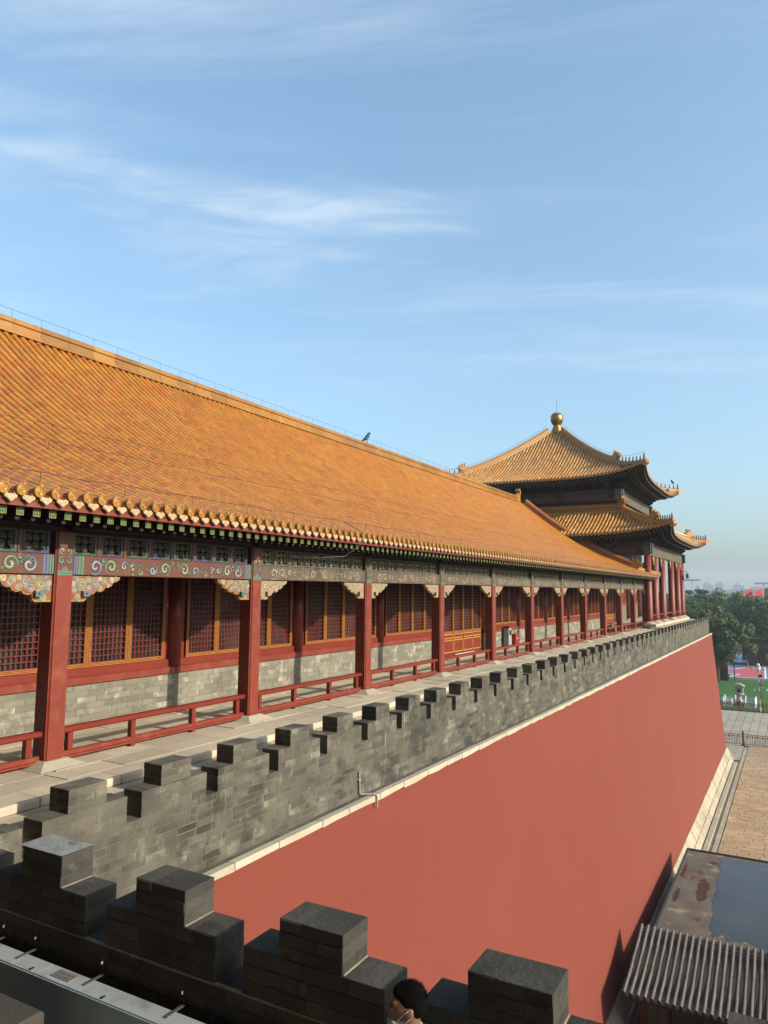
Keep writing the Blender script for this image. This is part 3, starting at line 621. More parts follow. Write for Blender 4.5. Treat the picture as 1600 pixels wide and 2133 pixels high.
def head(fresh):                        # painted column head above the red shaft
    h = MB(); X = cw+.001
    h.prism([(a, b) for a, b in cp], 0, .70, 'z', 0)
    g_ = 1
    h.add([(X, -cw+ch, 0), (X, cw-ch, 0), (X, cw-ch, .07), (X, -cw+ch, .07)], [(0, 1, 2, 3)], 1)
    h.add([(X+.001, -cw+ch, .03), (X+.001, cw-ch, .03), (X+.001, cw-ch, .036), (X+.001, -cw+ch, .036)], [(0, 1, 2, 3)], 4)
    h.add([(X, .055*math.cos(math.pi*k/10), .074+.055*math.sin(math.pi*k/10)) for k in range(11)], [tuple(range(11))], 2)
    for sg in (-1, 1):
        spiral(h, sg*.065, .23, .062, 1.1, sg, math.pi/2, .034, X, 1, ink=4); spiral(h, sg*.06, .38, .055, 1.0, -sg, -math.pi/2, .018, X, 3, ink=4)
    return h.mesh('column_head', [BRN if fresh else BRNF, GRN, BLU if fresh else GRNF, CRM if fresh else CRMF, INK])
HF, HD = head(True), head(False)
for i in range(0, NC+1):
    y = colY(i); base = GZ if i < NC else 1.66
    c = inst('column', COLM, (CX, y, base+.08), gal, scale=(1, 1, (CZ-base-.08)/(CZ-GZ-.10)))
    inst('plinth', PLM, (CX, y, base), gal); inst('column_head', HF if i < 3 else HD, (CX, y, CZ), gal)
    if i in (2, 7):
        for zz in (3.55, 2.9): MB().prism([(a*1.02, b*1.02) for a, b in cp], 0, .018, 'z').obj('band', REDDK, c, origin=(0, 0, 0)).location = (0, 0, (zz-base)/(1))
# beams between columns, frieze panels, carved brackets
BL = BAY-2*cw
def beam(fresh):
    mb = MB(); X = .002; L2 = BL/2; z0, z1 = 0, .315
    mb.bbox(-.20, 0, -L2+.004, L2-.004, z0, z1, .012, 0)
    if fresh:
        for sg in (-1, 1):
            for (a, b, mi) in ((L2-.085, L2-.016, 2 if sg < 0 else 1), (L2-.20, L2-.10, 1 if sg < 0 else 2)):
                y0, y1 = sorted((sg*a, sg*b)); mb.add([(X, y0, z0+.012), (X, y1, z0+.012), (X, y1, z1-.012), (X, y0, z1-.012)], [(0, 1, 2, 3)], mi)
                mb.add([(X+.001, (y0+y1)/2-.004, z0+.012), (X+.001, (y0+y1)/2+.004, z0+.012), (X+.001, (y0+y1)/2+.004, z1-.012), (X+.001, (y0+y1)/2-.004, z1-.012)], [(0, 1, 2, 3)], 4)
    for sg in (-1, 1):
        e = L2-.28
        S = [(sg*(e-.15), .145, .135, 1.35, sg, 0, .072, 2), (sg*(e-.46), .155, .125, 1.35, -sg, 2, .066, 1), (sg*(e-.74), .17, .088, 1.2, sg, 1, .050, 2), (sg*(e-.93), .205, .045, 1.0, sg, 0, .034, 2), (sg*(e-.30), .255, .045, 1.0, -sg, 1, .034, 1),
             (sg*.24, .15, .125, 1.35, sg, 1, .066, 1), (sg*.53, .125, .105, 1.25, -sg, 0, .058, 2), (sg*.80, .075, .066, 1.1, sg, 2, .040, 1), (sg*.98, .045, .036, 1.0, sg, 2, .028, 1), (sg*.07, .255, .045, 1.0, -sg, 3, .032, 2)]
        for (cy, cz, r, tn, d, ph, wd, mi) in S:
            spiral(mb, cy, cz, r, tn, d, ph, wd*.8 if fresh else wd*.5, X, mi if fresh else 3, ink=4)
            if fresh: spiral(mb, cy, cz, r*.78, tn*.8, d, ph, wd*.28, X+.003, 3)
    if True:                                       # vine stems that link the curls, with small leaves
        for sg in (-1, 1):
            for (a0, a1, zc, am, ph) in ((L2-.30, L2-1.28, .155, .075, 0.0), (.06, 1.10, .135, .07, 1.2)):
                pts = []
                for k in range(27):
                    t = k/26; pts.append((sg*(a0+(a1-a0)*t), zc+am*math.sin(ph+t*9.0)*(1-.4*t)))
                for (ww, mi, dx) in ((.026, 4, .0005), (.014, 1 if fresh else 3, .0015)):
                    V = []
                    for k, (py, pz) in enumerate(pts):
                        q0, q1 = pts[max(k-1, 0)], pts[min(k+1, 26)]; ty, tz = q1[0]-q0[0], q1[1]-q0[1]; ln = math.hypot(ty, tz); h = ww*.5*(1-.6*k/26)*(1 if fresh else .6)
                        V += [(X+dx, py-tz/ln*h, pz+ty/ln*h), (X+dx, py+tz/ln*h, pz-ty/ln*h)]
                    mb.add(V, [(2*k, 2*k+1, 2*k+3, 2*k+2) for k in range(26)], mi)
                for k in range(3, 26, 4):
                    py, pz = pts[k]; up = 1 if k % 8 == 3 else -1
                    for (s_, mi, dx) in ((1.25, 4, .002), (1.0, (1, 2, 3)[k % 3] if fresh else 3, .003)):
                        mb.add([(X+dx, py, pz), (X+dx, py+.022*s_, pz+up*.025*s_), (X+dx, py+.004*s_, pz+up*.055*s_), (X+dx, py-.020*s_, pz+up*.028*s_)], [(0, 1, 2, 3)], mi)
    return mb.mesh('beam', [BRN, GRN, BLU, CRM, INK] if fresh else [BRNF, GRNF, GRNF, CRMF, INK])
BF, BD = beam(True), beam(False)
def bracket(fresh, sg):
    out_ = [(0, 0), (.98, 0), (.96, -.055), (.90, -.085), (.84, -.10), (.80, -.155), (.74, -.185), (.68, -.18), (.655, -.225), (.58, -.255), (.50, -.235), (.47, -.275), (.40, -.30), (.33, -.285), (.315, -.37), (.27, -.405), (0, -.405)]
    P = [(sg*a, b) for a, b in out_]
    mb = MB().prism(P, -.055, .035, 'x', 5)
    P2 = [(sg*(.012+a*.955), -.008+b*.90) for a, b in out_]; mb.prism(P2, .034, .044, 'x', 0)
    rs = random.Random(5)
    S = [(.20, -.13, .10, 1), (.46, -.11, .085, 2), (.66, -.075, .055, 1), (.80, -.05, .04, 3), (.10, -.05, .045, 2), (.33, -.05, .045, 1), (.35, -.20, .05, 2), (.56, -.185, .042, 1), (.08, -.21, .05, 2), (.14, -.335, .055, 1), (.24, -.26, .035, 3), (.72, -.13, .03, 2), (.88, -.03, .028, 1), (.05, -.12, .035, 3), (.56, -.04, .03, 3)]
    for i, (a, b, r, mi) in enumerate(S):
        spiral(mb, sg*a, b, r, 1.45, sg*(1 if i % 2 else -1), i*1.1, .040*(r/.08)**.5, .046, mi, n=18, ink=(3 if fresh else 4))
        if fresh: spiral(mb, sg*a, b, r*.72, 1.2, sg*(1 if i % 2 else -1), i*1.1, .012, .051, 3, n=16)
    y0, y1 = sorted((sg*.20, sg*.315)); mb.box(.03, .115, y0, y1, -.325, -.235, 1 if fresh else 0); yy0, yy1 = sorted((sg*.215, sg*.30)); mb.box(.115, .118, yy0, yy1, -.312, -.248, 2); ym = sg*.257; mb.box(.118, .120, ym-.014, ym+.014, -.292, -.266, 4)
    return mb.mesh('bracket', [ORR, GRN, BLU, CRM, INK, ORG] if fresh else [TANF, TANL, TANL, TANL, M('carving_shadow', (.13, .09, .06), r=.8, spec=.1), TANF])
BRK = {(f, s): bracket(f, s) for f in (True, False) for s in (-1, 1)}
NP = 8; PW = BL/NP
def panel(ci, fresh):
    mb = MB(); hw, h = PW/2-.045, .355
    for (y0, y1, z0, z1) in ((-hw, hw, 0, .045), (-hw, hw, h-.045, h), (-hw, -hw+.045, .045, h-.045), (hw-.045, hw, .045, h-.045)): mb.box(-.04, 0, y0, y1, z0, z1, 0)
    mb.add([(-.03, -hw, 0), (-.03, hw, 0), (-.03, hw, h), (-.03, -hw, h)], [(0, 1, 2, 3)], 1)
    for i in range(6):
        cy = (-.14+.14*(i % 3))*(hw/.23); cz = .12+.12*(i//3); spiral(mb, cy, cz, .058, 1.6, 1 if i % 2 else -1, i*1.3, .022, -.022, 2, n=16, ink=None); spiral(mb, cy+.03, cz-.03, .04, 1.2, -1 if i % 2 else 1, i*2.1, .016, -.018, 2, n=12)
    return mb.mesh('frieze_panel', [((M('frieze_green_shaded', (.10, .20, .13), (.08, .16, .11), 5, .7), M('frieze_blue_shaded', (.10, .12, .22), (.09, .11, .19), 5, .7))[ci] if fresh else GRNF), DARK, M('panel_carving', (.20, .19, .12), (.16, .10, .08), 5, .7) if fresh else CRMF])  # fresh frieze colours muted: shade under the eave is put into the paint
PNL = {(c, f): panel(c, f) for c in (0, 1) for f in (True, False)}
PST = MB().box(-.05, .012, -.035, .035, 0, .36).mesh('frieze_post', BRN); PSTF = MB().box(-.05, .012, -.035, .035, 0, .36).mesh('frieze_post', BRNF)
for i in range(0, NC):
    ym = (colY(i)+colY(i+1))/2; fr = i < 2; zb = CZ+.005
    inst('beam', BF if fr else BD, (GX-.03, ym, zb), gal)
    for sg in (-1, 1): inst('bracket', BRK[(fr, sg)], (GX-.11, ym-sg*(BL/2-.001), zb-.012), gal)
    for k in range(NP):
        yy = ym-BL/2+PW*(k+.5); inst('frieze_panel', PNL[(k % 2, fr)], (GX-.11, yy, zb+.325), gal)
        if k: inst('frieze_post', PST if fr else PSTF, (GX-.115, yy-PW/2, zb+.318), gal)
    MB().box(GX-.26, GX-.09, ym-BL/2, ym+BL/2, zb+.685, zb+.80).obj('frieze_rail', BRN if fr else BRNF, gal)
    # railing
    ra, rb = colY(i)+cw, colY(i+1)-cw
    rl = MB().bbox(CX-.075, CX+.075, ra-.02, rb+.02, GZ+.44, GZ+.53, .022).obj('railing', RED, gal)
    lowr = MB(); lowr.bbox(CX-.045, CX+.045, ra, rb, GZ+.085, GZ+.165, .012); lowr.bbox(CX-.062, CX+.062, ra, rb, GZ+.05, GZ+.087, .01); lowr.obj('bottom_rail', REDW, rl)
    for t in (0.045, 1/3, 2/3, .955):
        yp = ra+(rb-ra)*t; z0_ = GZ if .1 < t < .9 else GZ+.165
        MB().bbox(CX-.05, CX+.05, yp-.05, yp+.05, GZ+.166 if z0_ > GZ else GZ+.003, GZ+.439, .008).obj('rail_post', RED, rl)
# window wall: brick apron, red sill, inner columns, window leaves, two doors
ICX = WX-.02
apr = []
DOORS = (5, 11)
LEAF = {}
def leaf_mesh(wd, h, nx, nz):
    fr = MB(); t = .085
    fr.box(0, .05, 0, t, 0, h); fr.box(0, .05, wd-t, wd, 0, h); fr.box(0, .05, t, wd-t, 0, t); fr.box(0, .05, t, wd-t, h-t, h)
    gd = MB()
    for o in (.004, .034, .064):
        q = .0075
        for (y0, y1, z0, z1) in ((o, o+q, o, h-o), (wd-o-q, wd-o, o, h-o), (o+q, wd-o-q, o, o+q), (o+q, wd-o-q, h-o-q, h-o)): gd.box(.05, .058, y0, y1, z0, z1)
    lt = MB(); iy, iz = wd-2*t, h-2*t
    for k in range(1, nx): y = t+iy*k/nx; lt.box(.012, .034, y-.011, y+.011, t, h-t)
    for k in range(1, nz): z = t+iz*k/nz; lt.box(.014, .037, t, wd-t, z-.011, z+.011)
    pn = MB().box(-.035, -.025, t-.02, wd-t+.02, t-.02, h-t+.02)
    return fr.mesh('window', RED), gd.mesh('gold_trim', GOLD), lt.mesh('lattice', LATT), pn.mesh('pane', PANE)
WLW = (BAY-.66)/4; ZS, ZTOP = 2.46, 4.5
W4 = leaf_mesh(WLW-.006, ZTOP-ZS, 8, 16)
D4 = leaf_mesh(WLW-.006, ZTOP-2.30, 7, 17)
ICOL = MB().lathe([(.21, 0), (.205, 2.3)], n=20).mesh('inner_column', RED, smooth=True)
def pan_door(wd):
    d = MB(); g_ = MB(); t = .085
    d.box(0, .035, 0, wd, 0, .80)
    for (z0, z1) in ((.04, .54), (.60, .78)):
        for (y0, y1, a, b) in ((t*.4, t*.4+.03, z0, z1), (wd-t*.4-.03, wd-t*.4, z0, z1), (t*.4+.03, wd-t*.4-.03, z0, z0+.03), (t*.4+.03, wd-t*.4-.03, z1-.03, z1)): g_.box(.035, .055, y0, y1, a, b)
    return d.mesh('door', RED), g_.mesh('gold_trim', GOLD)
PD = pan_door(WLW-.006)
for i in range(-1, NC):
    y0 = colY(i)+.33; y1 = colY(i+1)-.33; ym = (y0+y1)/2
    inst('inner_column', ICOL, (ICX-.04, colY(i+1), 2.30), gal)
    door = i in DOORS
    for k in range(4):
        yl = y0+(y1-y0)*k/4+.003
        A, zz = (D4, 2.30) if door else (W4, ZS)
        wv = inst('window', A[0], (WX, yl, zz), gal)
        for nm_, me in zip(('gold_trim', 'lattice', 'pane'), A[1:]): inst(nm_, me, (WX, yl, zz), wv)
        if door:
            dv_ = inst('door', PD[0], (WX, yl, 1.49), gal); inst('gold_trim', PD[1], (WX, yl, 1.49), dv_)
    if door:
        MB().bbox(WX-.15, WX+.06, y0, y1, GZ+.01, 1.47, .01).obj('threshold', REDW, gal)
        MB().bbox(WX+.06, WX+.16, y0+1.0, y1-1.0, GZ+.005, GZ+.14, .01).obj('door_step', PAVE, gal)
        if i == 5: MB().box(WX+.058, WX+.075, y0+1.98, y0+2.06, 2.10, 2.20).obj('lock', BLACKM, gal)
    else:
        MB().bbox(WX-.15, WX+.05, y0-.33, y1+.33, 2.285, ZS-.006, .012).obj('window_sill', RED, gal)
        MB().bbox(WX-.20, WX+.10, y0-.33, y1+.33, 2.13, 2.295, .02).obj('sill_beam', REDW, gal)
        cbk = MB().box(WX-.25, WX+.055, y0-.33, y1+.33, GZ, 2.128).obj('brick_apron', MORTL, gal)
        for k in range(7):
            za, zb = GZ+.805*k/7, GZ+.805*(k+1)/7; x = y0-.33-(.2 if k % 2 else 0)
            while x < y1+.32:
                q = min(x+.42*random.uniform(.92, 1.08), y1+.33); p = max(x, y0-.33)
                if q-p > .05: apr.append((Vector((WX, (p+q)/2, za)), (p, q, za, zb, cbk)))
                x = q if q > x else x+1
    MB().box(WX-.30, WX-.12, y0-.3, y1+.3, GZ, 4.6).obj('dark_backing', DARK, gal)  # near-black sheet: the darkness of the unlit interior is in its colour
    MB().box(WX-.05, WX-.008, y0-.33, y0, 2.46, 4.6).obj('jamb', RED, gal); MB().box(WX-.05, WX-.008, y1, y1+.33, 2.46, 4.6).obj('jamb', RED, gal)
big, rest = split_largest(apr, 300)
for _, (p, q, za, zb, par) in big: MB().box(WX-.05, WX+.062+random.uniform(-.003, .004), p+.003, q-.003, za+.003, zb-.003).obj('brick', BRICKL, par)
mb = MB()
for _, (p, q, za, zb, par) in rest: mb.box(WX-.05, WX+.062+random.uniform(-.003, .004), p+.003, q-.003, za+.003, zb-.003)
mb.obj('bricks', BRICKL, gal, kind='stuff')
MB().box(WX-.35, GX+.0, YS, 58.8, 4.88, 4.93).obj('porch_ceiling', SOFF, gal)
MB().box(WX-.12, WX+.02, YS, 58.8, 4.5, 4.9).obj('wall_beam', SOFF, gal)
MB().box(-27, WX-.31, YS, 58.0, GZ, 5.0).obj('hall_core', REDDK, gal)

# ------------------------------------------------------------------ pavilion at the far end
XC, YP = -19.1, 68.0
pav = thing('corner_pavilion', 'square two-tiered pavilion with yellow roofs and gilded ball finial', 'building', (XC, YP, 1.4))
def psq(h0, z0, z1, b=.02): return MB().bbox(XC-h0, XC+h0, YP-h0, YP+h0, z0, z1, b)
def slabring(h, z0, z1, m, name, L_=2.1):                  # platform edge in stones along the two faces in view
    psq(h-.05, z0, z1-.02).obj('platform_core', PAVEG, pav)
    n = int(2*h/L_)
    for k in range(n):
        a, b = -h+2*h*k/n, -h+2*h*(k+1)/n
        MB().bbox(XC+h-.9, XC+h, YP+a+.005, YP+b-.005, z0+.002, z1, .015).obj(name, m, pav)
        if b < h-.95: MB().bbox(XC+a+.005, XC+b-.005, YP-h, YP-h+.9, z0+.002, z1, .015).obj(name, m, pav)
    MB().box(XC-h+.1, XC+h-.905, YP-h+.905, YP+h-.1, z1-.02, z1-.004).obj('platform_floor', PAVE, pav)
psq(10.25, .2, 1.15).obj('platform_core', BRICK, pav)
slabring(10.55, 1.16, 1.44, STONE, 'platform_slab'); slabring(10.05, 1.44, 1.64, PAVE, 'upper_platform_slab')
W9 = 9.47; OFF = [-9.47, -6.5, -2.6, 2.6, 6.5, 9.47]
PC = MB().lathe([(.275, 0), (.28, .3), (.262, 5.06)], n=20).mesh('column', REDW, smooth=True)
PPL = MB().lathe([(.52, 0), (.52, .04), (.46, .08), (.36, .16), (.33, .19)], n=20).mesh('plinth', PLINTH)
def both(fn):
    for k, o in enumerate(OFF): fn(XC+W9, YP+o)
    for k, o in enumerate(OFF[:-1]): fn(XC+o, YP-W9)
    for k, o in enumerate(OFF[1:-1]): fn(XC+o, YP+W9)
both(lambda x, y: (inst('column', PC, (x, y, 1.80), pav), inst('plinth', PPL, (x, y, 1.642), pav)))
WPV = 6.55
for o in (-6.5, -2.6, 2.6, 6.5):
    inst('inner_column', PC, (XC+WPV+.05, YP+o, 1.80), pav)
    if abs(o) < 6: inst('inner_column', PC, (XC+o, YP-WPV-.05, 1.80), pav)
core = psq(WPV-.2, 1.6, 8.6, .05).obj('hall_core', REDDK, pav)
# core walls: pale plaster apron and lattice windows on the two faces in view
for fx in (0, 1):
    for (a, b) in ((-6.3, -2.8), (-2.4, 2.4), (2.8, 6.3)):
        n = 4; 
        def bx(p, q, z0, z1, pr, m, name, par=pav):
            if fx == 0: return MB().box(XC+WPV-.25, XC+WPV+pr, YP+p, YP+q, z0, z1).obj(name, m, par)
            return MB().box(XC+p, XC+q, YP-WPV-pr, YP-WPV+.25, z0, z1).obj(name, m, par)
        bx(a, b, 1.6, 2.95, .0, MORTL, 'plaster_apron'); bx(a, b, 2.95, 3.15, .05, REDW, 'window_sill')
        for k in range(n):
            p, q = a+(b-a)*k/n+.03, a+(b-a)*(k+1)/n-.03
            fo = bx(p, q, 3.16, 5.6, -.02, RED, 'window'); bx(p+.10, q-.10, 3.28, 5.5, -.012, DARK, 'pane', fo)
            lt = MB(); 
            for i in range(9):
                t = p+.10+(q-p-.2)*i/8; lt.box(*((XC+WPV-.02, XC+WPV+.01, YP+t-.015, YP+t+.015, 3.28, 5.5) if fx == 0 else (XC+t-.015, XC+t+.015, YP-WPV-.01, YP-WPV+.02, 3.28, 5.5)))
            for i in range(17):
                t = 3.28+2.22*i/16; lt.box(*((XC+WPV-.02, XC+WPV+.012, YP+p+.1, YP+q-.1, t-.015, t+.015) if fx == 0 else (XC+p+.1, XC+q-.1, YP-WPV-.012, YP-WPV+.02, t-.015, t+.015)))
            lt.obj('lattice', M('lattice_orange', (.42, .13, .045), r=.5), fo)
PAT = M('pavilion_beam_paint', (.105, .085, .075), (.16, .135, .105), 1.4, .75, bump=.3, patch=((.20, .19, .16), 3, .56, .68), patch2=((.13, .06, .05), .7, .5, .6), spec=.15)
PATL = M('pavilion_beam_pale', (.24, .215, .17), (.19, .17, .135), 2.2, .8, bump=.3, patch=((.14, .13, .11), 4, .58, .7), spec=.12)  # paler beam tone, used on the beams facing +X
GRND = M('green_board', (.06, .135, .115), (.05, .10, .09), 4, .7)
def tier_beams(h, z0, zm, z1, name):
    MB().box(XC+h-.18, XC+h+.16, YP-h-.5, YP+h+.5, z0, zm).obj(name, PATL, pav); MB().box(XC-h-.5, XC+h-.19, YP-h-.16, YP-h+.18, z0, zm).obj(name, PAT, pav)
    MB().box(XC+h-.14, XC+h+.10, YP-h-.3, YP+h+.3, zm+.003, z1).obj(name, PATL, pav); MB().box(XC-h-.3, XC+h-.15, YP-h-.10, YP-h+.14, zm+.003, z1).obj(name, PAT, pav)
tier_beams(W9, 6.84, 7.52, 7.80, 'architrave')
# painted scrolls and panels on the near face beam
def scrolls(h, z, hh, spans, n0):
    for (a, b) in spans:
        mb = MB(); Y_ = YP-h-.163
        mb.add([(XC+a+.3, Y_, z+.06), (XC+b-.3, Y_, z+.06), (XC+b-.3, Y_, z+hh-.06), (XC+a+.3, Y_, z+hh-.06)], [(0, 1, 2, 3)], 0)
        tmp = MB(); k = 0; x = a+.6
        while x < b-.5: spiral(tmp, x, z+hh/2+.04*(-1)**k, hh*.26, 1.4, (-1)**k, k, .07, 0, 1, n=16); x += .42; k += 1
        mb.add([(XC+p[1], Y_-.004-p[0], p[2]) for p in tmp.v], tmp.f, 1)
        mb.obj('painted_panel', [M('panel_maroon', (.12, .05, .045), (.09, .05, .045), 1, .75), M('panel_scroll', (.20, .19, .16), r=.75)], pav)
scrolls(W9, 6.84, .68, [(-9.4, -6.6), (-6.4, -2.7), (-2.5, 2.5), (2.7, 6.4), (6.6, 9.3)], 0)
# bracket sets under each eave
bk = MB()
for k, (w_, dp_, z) in enumerate(((.22, .20, 0), (.52, .30, .12), (.30, .52, .24), (.80, .42, .36), (.36, .80, .48))):
    bk.box(-w_/2, w_/2, -.1, dp_, z, z+.10)
for sx in (-.30, 0, .30): bk.box(sx-.06, sx+.06, -.05, .42, .22, .34)
for sx in (-.36, 0, .36): bk.box(sx-.07, sx+.07, -.05, .60, .46, .58)
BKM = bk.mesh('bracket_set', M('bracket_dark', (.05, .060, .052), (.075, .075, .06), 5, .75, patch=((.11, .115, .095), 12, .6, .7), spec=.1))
def bracket_row(h, z, n, s=1.0):
    for k in range(n):
        a = -h+2*h*k/(n-1)
        inst('bracket_set', BKM, (XC+h+.02, YP+a, z), pav, rot=(0, 0, -math.pi/2), scale=s)
        if k < n-1: inst('bracket_set', BKM, (XC+a, YP-h-.02, z), pav, rot=(0, 0, math.pi), scale=s)
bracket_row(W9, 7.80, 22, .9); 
# upper body
H7 = 6.95
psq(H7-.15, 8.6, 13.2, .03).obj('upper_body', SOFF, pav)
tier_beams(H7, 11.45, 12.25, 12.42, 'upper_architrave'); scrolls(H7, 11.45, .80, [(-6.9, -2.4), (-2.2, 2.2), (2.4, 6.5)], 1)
bracket_row(H7, 12.42, 16, .9)
for h, z0, z1 in ((W9, 6.9, 7.75), (H7, 11.5, 12.4)):          # green corner boards
    for (dx, dy) in ((1, -1), (1, 1)):
        x, y = XC+dx*h, YP+dy*h
        MB().bbox(x-.25, x+.33, y+dy*.34-.14, y+dy*.34+.14, z0, z1, .02).obj('corner_board', GRND, pav); MB().bbox(x+.18, x+.42, y-.25, y+.25, z0+.02, z1-.02, .02).obj('corner_board', GRND, pav)
# roofs
class Tier: pass
def tier(name, a0, ext, lift, zfun, r_in, rowsp, fin):
    def zz(u, r): return zfun(a0-r)+lift*(abs(u)/a0)**4*max(0, (r-r_in)/(a0-r_in))**1.5
    def re(u): return a0+ext*(abs(u)/a0)**5
    n = int(2*a0/rowsp); U = [-a0+ (i+.5)*2*a0/n for i in range(n)]
    bar = MB(); base = MB(); ends = MB(); raf = MB(); under = MB()
    NS = 14
    for side in range(4):
        c, s_ = (1, 0, -1, 0)[side], (0, 1, 0, -1)[side]
        def P(u, r, z):                       # side 0 faces -Y, 1 faces +X
            x, y = u, -r; return (XC+x*c-y*s_, YP+x*s_+y*c, z)
        # base sheet
        for i in range(40):
            u0, u1 = -1+2*i/40, -1+2*(i+1)/40
            for j in range(NS):
                q = []
                for (uu, tt) in ((u0, j/NS), (u1, j/NS), (u1, (j+1)/NS), (u0, (j+1)/NS)):
                    r = r_in+(a0-r_in)*tt; u = uu*r; r2 = r+(re(uu*a0)-a0)*tt**3; q.append(P(u*(r2/r) if r > 0 else 0, r2, zz(uu*a0*tt if fin else u, r)-.02))
                base.add(q, [(0, 1, 2, 3)])
                under.add([(p[0], p[1], p[2]-.20) for p in q], [(3, 2, 1, 0)]) if j > NS*.3 else None
            q = []
            for uu in (u0, u1):
                r2 = re(uu*a0); pz = zz(uu*a0 if not fin else uu*a0, a0); q += [P(uu*r2, r2, pz-.02), P(uu*r2, r2-.03, pz-.22)]
            under.add([q[0], q[1], q[3], q[2]], [(0, 1, 2, 3)])
        for u in U:
            r_stop = max(abs(u)*.985, r_in); r0 = re(u); m_ = max(2, int((r0-r_stop)/.36))
            for k in range(m_):
                ra, rb = r0+(r_stop-r0)*k/m_, r0+(r_stop-r0)*(k+1)/m_
                V = []
                for (r, rad) in ((ra, .098), (rb, .086)):
                    z = zz(u if not fin else u, min(r, a0)) if r <= a0 else zz(u, a0)
                    for kk in range(5):
                        an = math.pi*kk/4; V.append(P(u-rad*math.cos(an), r, z+rad*math.sin(an)))
                bar.add(V, [(kk, kk+1, kk+6, kk+5) for kk in range(4)]+[(4, 3, 2, 1, 0)])
            z = zz(u, a0); V = [P(u+.105*math.cos(2*math.pi*kk/8), r0+.015, z+.02+.105*math.sin(2*math.pi*kk/8)) for kk in range(8)]; ends.add(V, [tuple(range(8))])
            u2 = u+rowsp/2; z2 = zz(u2, a0); r2 = re(u2)
            ends.add([P(u2-.12, r2+.01, z2-.02), P(u2+.12, r2+.01, z2-.02), P(u2+.07, r2+.02, z2-.12), P(u2, r2+.02, z2-.17), P(u2-.07, r2+.02, z2-.12)], [(0, 1, 2, 3, 4)])
            for (du, rr, zd) in ((0, .16, -.30), (0, .75, -.42)):
                r2 = re(u)-rr; zq = zz(u, a0)+zd; s2 = .062
                A = [P(u+a, r2, zq+b) for a, b in ((-s2, -s2), (s2, -s2), (s2, s2), (-s2, s2))]+[P(u*.95+a, r2-1.3, zq+b+.42) for a, b in ((-s2, -s2), (s2, -s2), (s2, s2), (-s2, s2))]
                raf.add(A, [(0, 1, 2, 3)], 1); raf.add(A, [(0, 1, 5, 4), (1, 2, 6, 5), (2, 3, 7, 6), (3, 0, 4, 7)], 0)
    base.obj(name+'_roof', PPAN, pav); under.obj('soffit', M('soffit_grey', (.07, .068, .06), (.05, .05, .046), 1.5, .8, patch=((.11, .10, .085), 3, .6, .7), spec=.1), pav)
    bar.obj('barrel_tiles', PTILE, pav, kind='stuff'); ends.obj('tile_ends', TILE2, pav, kind='stuff'); raf.obj('rafters', [M('rafter_grey', (.07, .065, .055), r=.8), M('rafter_end_pale', (.26, .25, .20), r=.7)], pav, kind='stuff')
    # hip ridges with figures
    fig = MB(); 
    fig.lathe([(.06, 0), (.075, .06), (.055, .16), (.06, .22), (.04, .27), (.05, .33), (.015, .40)], n=7); fig.box(-.09, .09, -.04, .04, .03, .10); FIG = fig.mesh('ridge_figure', M('figure_dark', (.10, .075, .04), (.22, .13, .04), 6, .5)) if 'FIG' not in G_ else G_['FIG']; G_['FIG'] = FIG
    for (sx, sy) in ((1, -1), (1, 1), (-1, -1), (-1, 1)):
        pts = []
        for k in range(25):
            r = r_in+(a0-r_in)*k/24; e = ext*(k/24)**3; pts.append((XC+sx*(r+e), YP+sy*(r+e), zz(r if not fin else a0*k/24*0+r, r)+.02))
        pts.reverse(); ib = 7
        ridge_along(MB(), pts[ib:], [(a*1.05, b*1.15) for a, b in vsec]).obj('hip_ridge', TILE2, pav)
        ridge_along(MB(), pts[:ib+1], [(a*.95, b*.62) for a, b in vsec]).obj('hip_ridge', TILE2, pav)
        ang = math.atan2(sy, sx)
        inst('ridge_beast', beast(1.15).mesh('ridge_beast', TILE2), Vector(pts[ib])+Vector((0, 0, .28)), pav, rot=(0, 0, ang))
        for k in range(8):
            t = ib*(k+.35)/8.2; i0 = int(t); p = Vector(pts[i0]).lerp(Vector(pts[i0+1]), t-i0); inst('ridge_figure', FIG, p+Vector((0, 0, .24)), pav, rot=(0, 0, ang), scale=1.0 if k else 1.25)
        p = Vector(pts[0]); MB().prism([(-.18, -.28), (.16, -.24), (.30, -.08), (.22, .10), (.10, .22), (-.1, .26), (-.2, .1)], -.13, .13, 'y').obj('corner_beast', TILE2, pav, origin=(0, 0, 0)).matrix_basis = Matrix.Translation(p-WL[pav.name]) @ Matrix.Rotation(ang, 4, 'Z')
    return pts
G_ = {}
tier('upper', 9.25, .30, .82, lambda d: 13.22+.40*d+.031*d*d, .55, .29, False)
tier('lower', 11.25, .42, .62, lambda d: 8.42+.42*d+.024*d*d, 7.1, .29, False)
for z0, z1, e in ((10.42, 10.62, .34), (10.62, 10.92, .22), (10.92, 11.06, .32), (11.06, 11.22, .18)): psq(H7+e, z0, z1, .03).obj('ridge_band', RIDGE if e < .3 else TILE2, pav)
for (sx, sy) in ((1, -1), (1, 1)): inst('ridge_ornament', beast(1.3).mesh('ridge_ornament', TILE2), (XC+sx*(H7+.25), YP+sy*(H7+.25), 10.95), pav, rot=(0, 0, math.atan2(sy, sx)))
